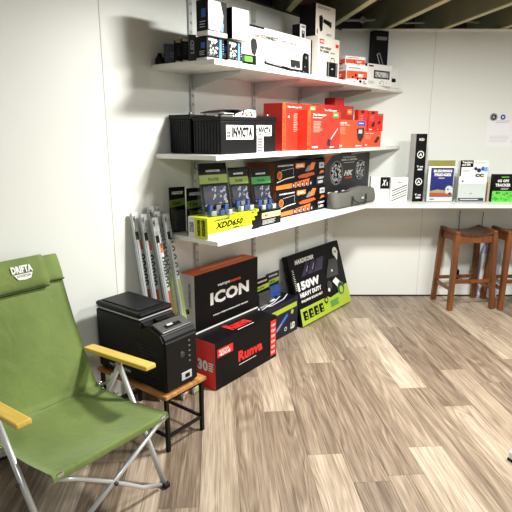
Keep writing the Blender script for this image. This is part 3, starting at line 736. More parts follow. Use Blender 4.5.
# ================================================================== STOOLS
def make_stool():
    o = empty('bar_stool')
    W_, D_, H_ = .375, .275, .685
    # saddle seat: dips in the middle along x, darker timber
    n = 14; vs = []; fs = []
    def zt(x): return H_ - .028 + .030*(abs(x)/(W_/2-.03))**2.2
    xs = [-W_/2+.03 + (W_-.06)*i/n for i in range(n+1)]
    for y in (-D_/2-.004, D_/2+.004):
        for x in xs: vs.append((x, y, min(zt(x), H_)))
        for x in xs: vs.append((x, y, min(zt(x), H_)-.02))
    m_ = n+1
    for i in range(n):
        fs += [[i, i+1, 2*m_+i+1, 2*m_+i], [m_+i+1, m_+i, 3*m_+i, 3*m_+i+1], [i+1, i, m_+i, m_+i+1], [2*m_+i, 2*m_+i+1, 3*m_+i+1, 3*m_+i]]
    fs += [[0, 2*m_, 3*m_, m_], [n, m_+n, 3*m_+n, 2*m_+n]]
    mb = MB(); mb.add(vs, fs, seatw); mb.build('seat', o)
    for x in (-1, 1):      # raised end rails
        mb = MB(); x0 = x*(W_/2-.017); mb.box((x0-.019, -D_/2-.012, H_-.022), (x0+.019, D_/2+.012, H_+.006), stoolw, .009); mb.build('end_rail', o)
    def leg(x, y):
        mb = MB(); t = .0205
        tx, ty = x*(W_/2-.02), y*(D_/2-.012); bx, by = x*(W_/2+.006), y*(D_/2+.018)
        vs = [(bx-t, by-t, 0), (bx+t, by-t, 0), (bx+t, by+t, 0), (bx-t, by+t, 0), (tx-t*1.1, ty-t*1.1, H_-.02), (tx+t*1.1, ty-t*1.1, H_-.02), (tx+t*1.1, ty+t*1.1, H_-.02), (tx-t*1.1, ty+t*1.1, H_-.02)]
        bm = bmesh.new(); v = [bm.verts.new(q) for q in vs]
        for f in ([3, 2, 1, 0], [4, 5, 6, 7], [0, 1, 5, 4], [1, 2, 6, 5], [2, 3, 7, 6], [3, 0, 4, 7]): bm.faces.new([v[i] for i in f])
        bmesh.ops.bevel(bm, geom=bm.edges[:], offset=.004, segments=2, affect='EDGES'); mb.frombm(bm, stoolw); mb.build('leg', o)
    for x in (-1, 1):
        for y in (-1, 1): leg(x, y)
    for y in (-1, 1):
        mb = MB(); mb.box((-W_/2+.035, y*(D_/2-.012)-.009, H_-.10), (W_/2-.035, y*(D_/2-.012)+.009, H_-.04), stoolw, .002); mb.build('apron', o)
        z = .235 if y < 0 else .20
        mb = MB(); mb.box((-W_/2+.03, y*(D_/2+.004)-.011, z), (W_/2-.03, y*(D_/2+.004)+.011, z+.03), stoolw, .003); mb.build('stretcher', o)
    for x in (-1, 1):
        mb = MB(); mb.box((x*(W_/2-.02)-.009, -D_/2+.02, H_-.09), (x*(W_/2-.02)+.009, D_/2-.02, H_-.024), stoolw, .002); mb.build('apron', o)
        mb = MB(); mb.box((x*(W_/2-.002)-.009, -D_/2+.012, .165), (x*(W_/2-.002)+.009, D_/2-.012, .195), stoolw, .003); mb.build('stretcher', o)
    return o
st = make_stool()
st.location = (1.845, 4.375, 0); st.rotation_euler = (0, 0, math.radians(7)); tag(st, 'brown timber saddle stool fully in view under the counter', 'stool', 'timber stools under the counter')
s2 = st.copy(); COL.objects.link(s2)
for ch in list(st.children):
    c = ch.copy(); COL.objects.link(c); c.parent = s2
s2.location = (2.30, 4.375, 0); s2.rotation_euler = (0, 0, math.radians(3)); s2['label'] = 'brown timber saddle stool cut off by the right edge of the photo'
# pale drum behind stools
pb = mat('pale_blue_plastic', (168, 178, 208), .4)
mb = MB(); mb.prism([(-.09, 0), (.09, 0), (.09, .42), (.07, .48), (.03, .51), (-.03, .51), (-.07, .48), (-.09, .42)], -.014, .014, pb)
o = mb.build('display_board', None, (2.155, 4.575, 0)); tag(o, 'pale blue round topped board against the wall between the two timber stools', 'board')
mb = MB(); mb.box((-.085, -.0165, .02), (-.045, -.0142, .42), white, .001); mb.build('white_edge_strip', o)
mb = MB(); mb.box((-.018, -.014, 0), (.018, .014, .09), blackmat, .004)
o = mb.build('power_adapter', None, (1.865, YR-.016, .17)); tag(o, 'small black power adapter on the wall behind the stool', 'adapter')
mb = MB(); mb.tube([(0, -.005, .09), (-.01, -.006, .2), (-.02, .0, .32), (-.02, .004, .48), (-.02, .006, .64)], .003, black, 6); mb.build('cable', o)
mb = MB(); mb.tube([(1.9, 4.585, .19), (1.93, 4.585, .14), (1.98, 4.585, .16), (2.02, 4.585, .26), (2.045, 4.585, .40), (2.05, 4.588, .60), (2.05, 4.575, .80)], .003, black, 6)
tag(mb.build('power_cable'), 'thin black cable hanging behind the timber stools', 'cable')
# thing at the right frame edge
mb = MB(); mb.box((-.06, -.06, .012), (.06, .06, .05), white, .006); mb.box((-.062, -.062, 0), (.062, .062, .0125), black, .003)
tag(mb.build('floor_box', None, (1.262, 2.085, 0), .4), 'white block with black base on the floor, cut by the right edge of the photo', 'box')

# ================================================================== COUNTER ITEMS (world axes, y towards the back wall)
def rcarton(*a, **k): return carton(*a, frame='R', **k)
pr = [('black_square', 'front', 'r', black, .50, .52, .98, .98), ('lettering', 'front', 't', white, 'X', .58, .64, .82, .88, IT), ('lettering', 'front', 't', white, 'i', .83, .64, .88, .8, B6),
      ('lettering', 'front', 't', ltgrey, 'VICTRON', .1, .85, .42, .89), ('lettering', 'front', 't', ltgrey, 'LIGHTS', .6, .4, .9, .44)]
pr[3] = ('lettering', 'front', 'lines', ltgrey, .08, .8, .42, .92, 2, .02); pr[4] = ('lettering', 'front', 'lines', ltgrey, .58, .36, .92, .44, 1, .03)
rcarton('white_carton', 'small white carton with a black square and white X, behind the grey bag', 'box', (.965, 4.33), ZB, (.162, .05, .21), white, pr)
pr = [('lettering', 'front', 't', midgrey, 'Elite', .38, .76, .66, .84)]
for k in range(5): pr.append(('stripe_print', 'front', 'l', black, [(.08+.0*k, .05+k*.1), (.95, .3+k*.1)], .022 if k % 2 else .035))
rcarton('white_carton', 'white carton with black diagonal stripes left of the tall black carton', 'box', (1.128, 4.30), ZB, (.15, .06, .205), white, pr, yaw=8)
pr = [('printed_symbols', 'front', 't', white, 'KD', .3, .9, .75, .935, B6)]
for k, v in enumerate((.70, .30)):
    pr += [('printed_symbols', 'front', 'o', white, .5, v, .055, .042), ('printed_symbols', 'front', 'p', white, [(.3, v-.035), (.5, v+.03), (.7, v-.035), (.5, v-.01)])]
for v in (.48, .06): pr += [('printed_symbols', 'front', 't', white, 'Y oo', .2, v+.03, .8, v+.06, B6), ('printed_symbols', 'front', 't', white, 'cam', .3, v-.01, .75, v+.015, B6)]
rcarton('tall_black_carton', 'tall narrow black carton with white round symbols standing on the counter', 'box', (1.318, 4.32), ZB, (.098, .10, .56), black, pr, yaw=10, mats={'left': ltgrey, 'top': ltgrey})
def holder(name, label, x0, y0, w_, h_, cover, fr, dep=.045, tilt=8):
    o = empty(name, (x0+w_/2, y0+dep/2, ZB)); tag(o, label, 'brochure holder')
    t = .0025
    mb = MB(); mb.box((-w_/2, -dep/2, 0), (w_/2, dep/2+.02, t), clear); mb.box((-w_/2, -dep/2, t), (w_/2, -dep/2+t, h_*.45), clear)
    mb.box((-w_/2, -dep/2+t, t), (-w_/2+t, dep/2, h_*.8), clear); mb.box((w_/2-t, -dep/2+t, t), (w_/2, dep/2, h_*.8), clear)
    mb.box((-w_/2, dep/2, t), (w_/2, dep/2+t, h_*.97), clear); mb.build('clear_holder', o)
    bw = w_-.012
    mb = MB(); mb.box((-bw/2, -dep/2+.006, t+.001), (bw/2, dep/2-.006, h_), white, .001); bk = mb.build('brochure_stack', o)
    F = {'front': (Vector((-bw/2, -dep/2+.006, t+.001)), Vector((1, 0, 0)), Vector((0, 0, 1)), Vector((0, -1, 0)), bw, h_-t)}
    prints(F, fr, bk)
pr = [('cover_print', 'front', 'r', olivep, 0, .86, 1, 1), ('cover_print', 'front', 'r', mat('deep_blue_print', (32, 38, 112), .35), .1, .12, .98, .82), ('cover_print', 'front', 'r', rust, .1, .14, .98, .27),
      ('cover_print', 'front', 'p', tan, [(.1, .26), (.4, .3), (.98, .25), (.98, .21), (.1, .22)]), ('cover_print', 'front', 'c', white, .84, .3, .09), ('cover_print', 'front', 'r', white, .72, .2, .98, .32), ('cover_print', 'front', 'c', black, .8, .3, .02), ('cover_print', 'front', 'c', black, .88, .2, .03),
      ('lettering', 'front', 't', white, 'BUSHMAN', .2, .71, .9, .78, B6), ('lettering', 'front', 't', white, 'FRIDGES', .24, .62, .88, .69, B6), ('lettering', 'front', 'lines', white, .4, .55, .65, .6, 1, .015), ('lettering', 'front', 'lines', charcoal, .12, .04, .3, .08, 1, .015)]
holder('brochure_holder', 'clear holder of blue BUSHMAN FRIDGES brochures on the white counter', 1.43, 4.30, .228, .345, None, pr)
pr = [('cover_print', 'front', 'r', black, .0, .84, .46, 1), ('cover_print', 'front', 'r', black, .0, .62, .05, .84), ('lettering', 'front', 't', white, 'Trackers', .06, .93, .42, .98, B6), ('lettering', 'front', 't', white, 'and GPS', .06, .87, .36, .92, B6),
      ('lettering', 'front', 't', tan, 'smart travel', .52, .93, .9, .96), ('cover_print', 'front', 'c', navy, .56, .80, .04), ('cover_print', 'front', 'c', navy, .68, .76, .05), ('cover_print', 'front', 'c', blue, .82, .80, .05), ('cover_print', 'front', 'p', ltblue, [(.84, .83), (.98, .84), (.98, .74), (.88, .73)]),
      ('lettering', 'front', 't', black, 'CC', .56, .6, .86, .68, {'bold': .08}), ('cover_print', 'front', 'c', charcoal, .13, .5, .022), ('cover_print', 'front', 'c', ltgrey, .25, .2, .012), ('cover_print', 'front', 'c', midgrey, .46, .2, .018),
      ('cover_print', 'front', 'r', navy, .02, .02, .93, .09), ('lettering', 'front', 'lines', white, .08, .03, .8, .08, 1, .02), ('lettering', 'front', 'lines', ltgrey, .08, .72, .4, .78, 2, .01)]
holder('brochure_holder', 'clear holder of white leaflets with black corner and blue dots', 1.69, 4.30, .245, .345, None, pr)
pr = [('cover_print', 'front', 'r', black, 0, .4, 1, 1), ('cover_print', 'front', 'r', brgreen, 0, 0, 1, .4), ('cover_print', 'front', 'dots', green, .05, .05, .95, .35, 26, .06, 5), ('lettering', 'front', 't', brgreen, 'HARDKORR', .38, .88, .75, .93, B6),
      ('lettering', 'front', 't', white, '4G GPS', .2, .72, .75, .82, B6), ('lettering', 'front', 't', white, 'TRACKER', .12, .56, .85, .67, B6), ('lettering', 'front', 'lines', ltgrey, .4, .44, .8, .52, 2, .015)]
rcarton('tracker_carton', 'small black and green tracker carton at the right end of the counter', 'box', (1.985, 4.31), ZB, (.175, .05, .23), black, pr)
mb = MB(); mb.box((1.955, 4.33, ZB), (1.972, 4.42, ZB+.16), tan, .001); tag(mb.build('upright_booklet'), 'thin tan booklet standing against the green tracker carton', 'booklet')
# poster and round stickers on the wall
mb = MB(); mb.box((-.125, -.0012, 0), (.125, 0, .235), paper); o = mb.build('wall_notice', None, (2.137, YR-.0006, 1.372)); tag(o, 'white paper notice taped to the back wall above the counter', 'notice')
prints({'front': (Vector((-.125, -.0012, 0)), Vector((1, 0, 0)), Vector((0, 0, 1)), Vector((0, -1, 0)), .25, .235)},
       [('print', 'front', 'lines', ltgrey, .3, .86, .85, .97, 2, .025), ('print', 'front', 'lines', ltgrey, .12, .18, .9, .42, 5, .012), ('print', 'front', 'c', runred, .93, .18, .02)], o)
def sticker(x, z, r, ring, inner, label):
    mb = MB(); M = Matrix.Translation((0, 0, 0)) @ Matrix.Rotation(PI/2, 4, 'X')
    mb.lathe([(r, 0), (r, .001)], ring, 24, M); o = mb.build('round_sticker', None, (x, YR-.0008, z)); tag(o, label, 'sticker')
    prints({'f': (Vector((-r, -.001, -r)), Vector((1, 0, 0)), Vector((0, 0, 1)), Vector((0, -1, 0)), 2*r, 2*r)}, inner, o)
sticker(2.062, 1.625, .033, charcoal, [('emblem', 'f', 'o', ltgrey, .5, .5, .45, .38), ('emblem', 'f', 'p', ltgrey, [(.3, .3), (.5, .75), (.7, .3), (.5, .45)])], 'round grey emblem sticker on the wall above the notice')
sticker(2.142, 1.625, .022, blue, [('emblem', 'f', 'c', white, .5, .5, .2)], 'small round blue sticker beside the grey emblem')

# ================================================================== LOWEST SHELF
pr = [('lettering', 'front', 't', navy, 'HARDKORR', .1, .78, .4, .88, IT), ('lettering', 'front', 't', black, 'XDD650', .13, .42, .66, .74, {'bold': .05, 'shear': .3}), ('lettering', 'front', 't', black, 'GEN-X', .46, .28, .66, .38, IT),
      ('white_strip', 'front', 'r', white, 0, 0, 1, .24), ('lettering', 'front', 't', charcoal, '10A   120W   30A   1200W   4000K', .06, .08, .8, .16),
      ('black_splash', 'front', 'p', black, [(1, .0), (.82, .0), (.86, .2), (.84, .42), (.92, .5), (.89, .66), (.97, .7), (.95, .86), (1, .9)]), ('black_splash', 'front', 'dots', black, .7, .45, .95, .95, 22, .045, 3),
      ('white_label', 'left', 'r', white, .0, 0, .35, 1), ('lettering', 'left', 'tv', charcoal, 'XDD650', .05, .25, .3, .75, B6), ('lettering', 'left', 'tv', black, 'HARDKORR', .46, .12, .62, .9, B6), ('lettering', 'left', 'tv', black, 'XDD650', .7, .12, .88, .9, B6)]
carton('yellow_carton', 'long bright yellow carton marked XDD650 at the left end of the lowest shelf', 'box', (2.014, 1.878), ZB, (.46, .145, .118), yellow, pr)
pr = [('cream_label', 'front', 'r', cream, .12, .5, .97, .85), ('lettering', 'front', 't', brown, '140', .16, .56, .4, .78, B6), ('lettering', 'front', 't', tan, 'LUMENS', .43, .58, .92, .76), ('lettering', 'front', 'lines', ltgrey, .14, .1, .8, .4, 4, .03)]
carton('black_carton', 'small black carton with a cream label, right of the yellow carton', 'box', (2.49, 1.888), ZB, (.235, .145, .098), black, pr)
def stand(label, fl, z, w_, h_, band=mat('band_green', (128, 150, 50), .45), blob=mat('dull_blue_plastic', (52, 78, 138), .4), yaw=-10, dep=.13):
    """tall dark header card behind a clear tray holding small blue and grey plugs"""
    y = math.radians(yaw); R = Matrix.Rotation(y, 2); off = R @ Vector((w_/2, dep/2))
    o = empty('display_stand', Wp(fl[0]+off.x, fl[1]+off.y, z), WROT+y); tag(o, label, 'display stand', 'clear counter display stands')
    t = .002; W = w_/2
    tilt = Matrix.Translation((0, .0, .02)) @ Matrix.Rotation(math.radians(-10), 4, 'X')
    mb = MB(); mb.box((-W+.004, -.001, 0), (W-.004, .001, h_-.03), black, M=tilt); hc = mb.build('header_card', o)
    O = tilt @ Vector((-W+.004, -.001, 0)); r3 = tilt.to_3x3()
    prints({'f': (O, r3 @ Vector((1, 0, 0)), r3 @ Vector((0, 0, 1)), r3 @ Vector((0, -1, 0)), 2*W-.008, h_-.03)},
           [('printed_band', 'f', 'r', band, 0, .58, 1, .76), ('lettering', 'f', 't', white, 'HARDKORR', .25, .82, .75, .865, IT), ('lettering', 'f', 't', mat('dark_green_print', (40, 66, 30), .5), 'PLUGS', .32, .635, .68, .70, B6),
            ('product_picture', 'f', 'r', charcoal, .1, .1, .9, .52), ('product_picture', 'f', 'dots', midgrey, .12, .12, .9, .5, 18, .05, 2), ('product_picture', 'f', 'dots', navy, .5, .2, .85, .5, 5, .06, 3), ('product_picture', 'f', 'dots', navy, .15, .15, .85, .5, 10, .07, 5)], hc)
    mb = MB()
    mb.prism([(-W, 0), (-W, 0.0), (-W+t, 0), (-W+t, h_*.02)], 0, .001, clear)
    for x in (-W, W-t):
        vs = []
        prof = [(-dep/2, 0), (-dep/2, .035), (-.01, .07), (.03, h_*.96), (.045, h_*.96), (dep/2-.02, 0)]
        n = len(prof)
        vs = [(x, a, b) for a, b in prof] + [(x+t, a, b) for a, b in prof]
        fs = [list(range(n)), list(range(2*n-1, n-1, -1))]+[[i, (i+1) % n, (i+1) % n+n, i+n] for i in range(n)]
        mb.add(vs, fs, clear)
    mb.box((-W+t, -dep/2, 0), (W-t, -dep/2+t, .035), clear); mb.box((-W+t, -dep/2+t, 0), (W-t, dep/2-.02, t), clear)
    mb.build('clear_tray', o)
    rr = random.Random(int(fl[0]*100)); k = 0
    nx = 3
    for i in range(nx):
        for j in range(2):
            x = (-W+.02)+(2*W-.04)*(i+.5)/nx; yy = -dep/2+.022+j*.035
            c = blob if (i+j) % 2 == 1 else (ltgrey if i != 1 else midgrey)
            mb = MB(); M = Matrix.Translation((x, yy, .003)) @ Matrix.Rotation(rr.uniform(-.4, .4), 4, 'Z')
            mb.box((-.014, -.011, 0), (.014, .011, .03+.025*j), c, .003, M=M); mb.box((-.009, -.012, .03+.025*j), (-.001, .008, .036+.025*j), dkgrey, .001, M=M); mb.box((.001, -.012, .03+.025*j), (.009, .008, .036+.025*j), dkgrey, .001, M=M)
            mb.build('plug', o)
    return o
zy = ZB+.1185
stand('largest clear display stand, with lime band, on the left of the yellow carton', (2.035, 1.885), zy, .205, .30, yaw=-12)
stand('narrow clear display stand with blue plugs at the right end of the yellow carton', (2.285, 1.885), zy, .155, .265, yaw=-12)
stand('narrow clear display stand with a grass-coloured band on the black carton', (2.515, 1.895), ZB+.0985, .175, .27, band=green, yaw=-10)
for i, (s, d_, l) in enumerate(((1.0, 0, ''),)): pass
clampack('hanging_pack', 'black clamshell pack with green band at the extreme left of the lowest shelf', (2.02, 2.16), ZB, .10, .265, -20, 'black packs behind the yellow carton', black, mat('dull_green_print', (92, 112, 36), .5), dkgrey)
clampack('hanging_pack', 'black clamshell pack with green band just left of the yellow carton', (2.045, 2.045), ZB, .105, .265, -20, 'black packs behind the yellow carton', black, mat('dull_green_print', (92, 112, 36), .5), dkgrey)
def orange_box(fl, z, label, size, extra=()):
    pr = [('orange_flash', 'front', 'p', orange, [(.03, .06), (.65, .06), (.67, .34), (.35, .24), (.03, .20)]),
          ('lettering', 'front', 't', white, 'HARDKORR', .05, .86, .34, .92, IT), ('compressor_picture', 'front', 'o', orange, .09, .56, .15, .1), ('compressor_picture', 'front', 'o', orange, .09, .56, .07, .04),
          ('compressor_picture', 'front', 'l', ltgrey, [(.12, .72), (.34, .78), (.34, .52)], .015), ('compressor_picture', 'front', 'l', white, [(.04, .32), (.2, .42), (.36, .46)], .035),
          ('orange_badge', 'front', 'c', orange, .42, .84, .1, 1.2), ('orange_badge', 'front', 'r', orange, .38, .76, .56, .94), ('lettering', 'front', 't', white, 'DUAL', .4, .8, .54, .9, B6),
          ('compressor_picture', 'front', 'p', rust, [(.42, .46), (.5, .52), (.74, .56), (.78, .46), (.6, .38), (.45, .38)]), ('compressor_picture', 'front', 'p', orange, [(.6, .6), (.74, .66), (.78, .92), (.7, .94)]), ('compressor_picture', 'front', 'p', midgrey, [(.56, .62), (.63, .84), (.68, .8), (.64, .6)]),
          ('lettering', 'front', 'r', ltgrey, .86, .68, .97, .9), ('lettering', 'front', 't', charcoal, '180', .88, .74, .95, .84), ('orange_badge', 'front', 'p', orange, [(.86, .46), (.97, .5), (.96, .58), (.9, .6)]),
          ('navy_panel', 'front', 'r', navyd, .80, .04, .99, .40), ('lettering', 'front', 't', white, '1080P', .82, .26, .97, .35, IT), ('lettering', 'front', 't', white, 'LED', .84, .1, .95, .2, B6)]
    for k in range(5): pr += [('icon_row', 'front', 'c', navy, .34+k*.085, .15, .105, .85), ('icon_row', 'front', 'c', ltgrey, .34+k*.085, .15, .05, .85)]
    return carton('orange_black_carton', label, 'box', fl, z, size, black, pr, group='orange and black cartons', mats={'left': brown, 'top': charcoal})
orange_box((2.80, 1.98), ZB, 'orange and black carton at the bottom of the pair on the lowest shelf', (.655, .23, .182))
orange_box((2.785, 1.985), ZB+.183, 'orange and black carton on top of the pair on the lowest shelf', (.66, .23, .19))
def lamp_print(cu, cv, r, sd):
    return [('lamp_picture', 'front', 'c', black, cu, cv, r, .85), ('lamp_picture', 'front', 'o', midgrey, cu, cv, r*.98, r*.86)] + [('lamp_picture', 'front', 'dots', c, cu-r*.32, cv-r*.7, cu+r*.32, cv+r*.7, 34, .035, sd+i) for i, c in enumerate((ltgrey, midgrey, white))]
pr = [('orange_corner', 'front', 'p', rust, [(.03, 1), (.2, 1), (.03, .74)])]+lamp_print(.27, .56, .29, 4)+lamp_print(.78, .58, .25, 9)+[
    ('lettering', 'front', 't', white, 'HK', .42, .47, .62, .60, {'bold': .06, 'shear': .3}), ('lettering', 'front', 't', orangered, 'SERIES', .44, .4, .6, .44, B6),
    ('lettering', 'front', 't', ltgrey, 'HARDKORR', .38, .89, .66, .93, IT), ('lettering', 'front', 't', white, 'BZR-X SERIES', .36, .83, .7, .87, B6), ('lettering', 'front', 'lines', ltgrey, .4, .77, .66, .8, 1, .012)]
for k in range(6): pr.append(('icon_row', 'front', 'r', white, .1+k*.14, .1, .16+k*.14, .135)); pr.append(('icon_row', 'front', 'r', orangered, .1+k*.14, .085, .16+k*.14, .095))
carton('driving_lights_carton', 'square charcoal carton with two round lamp pictures, upright behind the grey bag', 'box', (3.50, 2.035), ZB+.062, (.74, .13, .342), charcoal, pr, yaw=-3)
pr = [('lettering', 'front', 'lines', ltgrey, .03, .3, .2, .8, 3, .08), ('lettering', 'front', 'r', ltgrey, .05, .55, .14, .8)]
carton('flat_carton', 'flat dark carton lying under the charcoal lamp carton', 'box', (3.48, 1.985), ZB, (.66, .20, .061), black, pr)
def bag():
    s0, s1, d0, w_, h_ = 3.43, 4.06, 1.845, .63, .13
    c = Wp((s0+s1)/2, 1.895, ZB); o = empty('tool_bag', c, WROT-math.radians(2)); tag(o, 'grey canvas zip bag lying at the right end of the lowest shelf', 'bag')
    bm = bmesh.new(); n = 26; m_ = 16; rings = []
    for i in range(n+1):
        t = i/n; x = (t-.5)*w_; e = min(1, (1-abs(2*t-1))*9)**.5 if 0 < t < 1 else 0
        e = .86+.14*e; ring = []
        for k in range(m_):
            an = 2*PI*k/m_; ca, sa_ = math.cos(an), math.sin(an)
            y = .052*abs(ca)**.4*(1 if ca > 0 else -1); z = h_/2+h_/2*abs(sa_)**.45*(1 if sa_ > 0 else -1)
            if z > h_*.6: y *= .78
            z = (z*(1-.1*math.sin(t*7)) if z > h_*.5 else z)
            nz = noise.noise(Vector((x*14, y*20, z*20)))*.006
            ring.append(bm.verts.new((x, y*e+nz, max(.001, z*(.9+.1*e)+(nz if z > .02 else 0)))))
        rings.append(ring)
    for i in range(n):
        for k in range(m_): bm.faces.new([rings[i][k], rings[i+1][k], rings[i+1][(k+1) % m_], rings[i][(k+1) % m_]])
    bm.faces.new(rings[0]); bm.faces.new(rings[-1][::-1]); bmesh.ops.recalc_face_normals(bm, faces=bm.faces[:])
    mb = MB(); mb.frombm(bm, canvas, True); bb = mb.build('body', o)
    mb = MB(); mb.tube([(-.27, -.02, h_*.97), (0, -.02, h_*.93), (.27, -.02, h_*.98)], .0035, canvasd, 6); mb.build('zip', bb)
    for x in (-.1, .12):
        mb = MB(); mb.box((x-.011, -.0595, .012), (x+.011, -.056, .085), canvasd, .001); mb.build('strap', o)
    mb = MB(); mb.tube([(-.1, -.058, .08), (-.09, -.068, .05), (-.02, -.072, .022), (.05, -.072, .02), (.11, -.068, .05), (.12, -.058, .08)], .005, canvasd, 8); mb.build('handle', o)
    mb = MB(); mb.box((-.293, -.03, .04), (-.289, .03, .08), canvasd, .001); mb.tube([(-.29, -.02, .07), (-.302, 0, .06), (-.29, .02, .07)], .004, canvasd, 6); mb.build('end_tab', o)
    mb = MB(); mb.box((.04, -.0615, .05), (.08, -.0585, .066), ltgrey, .001); mb.build('sewn_label', bb)
bag()

# ================================================================== MIDDLE SHELF
def battery(name, label, fl, size, yaw, text='INVICTA', sticker=(.22, .48, .92, .83), group='black batteries on the middle shelf'):
    w_, d_, h_ = size; y = math.radians(yaw); R = Matrix.Rotation(y, 2); off = R @ Vector((w_/2, d_/2))
    o = empty(name, Wp(fl[0]+off.x, fl[1]+off.y, ZM), WROT+y); tag(o, label, 'battery', group)
    mb = MB(); mb.box((-w_/2, -d_/2, 0), (w_/2, d_/2, h_*.86), blackmat, .004)
    for k in range(9):
        q = -d_/2+.012+k*(d_-.024)/8; mb.box((-w_/2-.003, q-.004, .012), (-w_/2+.001, q+.004, h_*.82), blackmat, .001); mb.box((w_/2-.001, q-.004, .012), (w_/2+.003, q+.004, h_*.82), blackmat, .001)
    mb.build('case', o)
    mb = MB(); mb.box((-w_/2-.004, -d_/2-.004, h_*.86), (w_/2+.004, d_/2+.004, h_*.97), blackmat, .004); lid = mb.build('lid', o)
    for x in (-1, 1):
        mb = MB(); mb.lathe([(.009, 0), (.009, .012), (.006, .014)], mat('terminal_lead', (130, 130, 134), .35, metal=.9), 14, Matrix.Translation((x*(w_/2-.04), -d_/2+.04, h_*.965))); mb.build('terminal', o)
    u0, v0, u1, v1 = sticker
    prints(faces(w_, d_, h_), [('sticker', 'front', 'r', white, u0, v0-.06, u1, v1-.12), ('sticker', 'front', 't', blackgloss, text, u0+.2*(u1-u0), v0-.005, u1-.03, v1-.165, {'bold': .065}),
           ('sticker', 'front', 'r', black, u0+.02, v0+.01, u0+.06, v0+.06), ('sticker', 'front', 'r', black, u0+.07, v0+.01, u0+.11, v0+.06), ('sticker', 'front', 'r', black, u0+.02, v0+.09, u0+.06, v0+.14), ('sticker', 'front', 'r', black, u0+.07, v0+.09, u0+.11, v0+.14)] if text else [], o)
    return o
battery('deep_cycle_battery', 'large black ribbed battery with INVICTA sticker at the front of the middle shelf', (2.088, 1.838), (.312, .20, .205), 0, 'INVICTA', (.14, .44, .9, .87))
battery('deep_cycle_battery', 'plain black battery at the left end of the middle shelf, closest to the wall', (2.085, 2.055), (.20, .165, .218), 0, '')
battery('deep_cycle_battery', 'black battery with half hidden sticker between the front battery and the red boxes', (2.418, 1.885), (.24, .17, .215), 0, 'INVICTA', (.1, .5, .8, .85))
pr = []
mb = MB(); mb.box((-.032, -.0008, 0), (.032, 0, .115), white)
o = mb.build('hanging_tag', None, Wp(2.478, 1.872, ZM+.001), WROT); tag(o, 'white specification tag standing in front of the half hidden battery', 'tag')
prints({'f': (Vector((-.032, -.0008, 0)), Vector((1, 0, 0)), Vector((0, 0, 1)), Vector((0, -1, 0)), .064, .115)}, [('lettering', 'f', 'lines', black, .08, .05, .95, .75, 9, .05), ('lettering', 'f', 't', black, 'SPEC', .2, .82, .8, .93)], o)
# magazines on the front battery
zc = ZM+.205*.97
def leaflet(label, s, d_, z, w_, h_, yaw, mt, pr, curl=.0):
    n = 10; vs = []
    for i in range(n+1):
        t = i/n; x = (t-.5)*w_; zz = curl*math.sin(PI*t)
        vs += [(x, -h_/2, zz), (x, h_/2, zz), (x, h_/2, zz+.0035), (x, -h_/2, zz+.0035)]
    fs = []
    for i in range(n):
        a = i*4; b = a+4
        fs += [[a, a+1, b+1, b][::1], [a+3, b+3, b+2, a+2], [a, b, b+3, a+3], [a+1, a+2, b+2, b+1]]
    fs += [[0, 3, 2, 1], [n*4, n*4+1, n*4+2, n*4+3]]
    mb = MB(); mb.add(vs, fs, mt); o = mb.build('magazine', None, Wp(s, d_, z), WROT+math.radians(yaw)); tag(o, label, 'magazine', 'magazines on the front battery')
    prints({'top': (Vector((-w_/2, -h_/2, .0035+curl)), Vector((1, 0, 0)), Vector((0, 1, 0)), Vector((0, 0, 1)), w_, h_)}, pr, o); return o
leaflet('white magazine lying flat lowest on the front battery', 2.25, 1.925, zc+.0145, .27, .16, 2, white, [('print', 'top', 'dots', black, .05, .05, .95, .95, 70, .11, 1)])
leaflet('black and orange magazine curling on the white one on the front battery', 2.235, 1.93, zc+.019, .24, .15, -6, black, [('print', 'top', 'dots', white, .3, .1, .95, .9, 30, .1, 4), ('print', 'top', 'dots', orangered, .4, .2, .9, .9, 16, .08, 6)], .016)
# folded catalogue standing on the battery
mb = MB(); mb.prism([(-.07, 0), (.13, 0), (.13, .036), (.06, .04), (.0, .026), (-.07, .004)], -.002, .002, white)
o = mb.build('folded_catalogue', None, Wp(2.262, 1.842, zc+.001), WROT-.02); tag(o, 'folded picture catalogue bent up along the front edge of the battery', 'magazine')
prints({'f': (Vector((-.07, -.002, 0)), Vector((1, 0, 0)), Vector((0, 0, 1)), Vector((0, -1, 0)), .2, .036)},
       [('print', 'f', 'dots', black, .05, .1, .85, .85, 40, .2, 2), ('print', 'f', 'dots', orangered, .4, .5, .66, .8, 8, .14, 5), ('print', 'f', 'p', ltblue, [(.84, .5), (.99, .5), (.99, .95), (.84, .95)]), ('print', 'f', 'dots', tan, .7, .2, .9, .6, 8, .2, 6)], o)
# red cartons
def redprint(pic=None, tagc=green, vert=True, label2='The Manager', two='Battery Manager'):
    l = []
    if vert: l += [('side_print', 'front', 'r', rust, .0, .0, .085, 1), ('side_print', 'front', 'tv', red, 'REDARC', .015, .06, .07, .9, B6)]
    l += [('lettering', 'front', 't', white, label2, .14 if vert else .12, .86, .55, .92, B6), ('lettering', 'front', 't', white, two, .14 if vert else .12, .8, .42, .84),
          ('lettering', 'front', 'lines', mat('pale_red_print', (236, 150, 130), .5), .16, .45, .42, .74, 8, .014), ('lettering', 'front', 'r', white, .14, .06, .3, .1)]
    if tagc: l += [('colour_tag', 'front', 'r', tagc, .74, .84, .92, .97), ('colour_tag', 'front', 'r', white, .78, .89, .88, .92)]
    return l
pr = [('side_print', 'front', 'r', rust, .0, .0, .07, 1), ('side_print', 'front', 'tv', red, 'REDARC', .012, .04, .06, .86, B6), ('lettering', 'front', 'r', white, .12, .7, .15, .74), ('lettering', 'front', 'lines', mat('pale_red_print', (236, 150, 130), .5), .24, .4, .34, .8, 11, .014),
      ('lettering', 'front', 't', white, 'The Manager30', .1, .9, .42, .94, B6), ('colour_tag', 'front', 'r', green, .62, .86, .76, .97), ('colour_tag', 'front', 'r', white, .65, .905, .73, .93)]
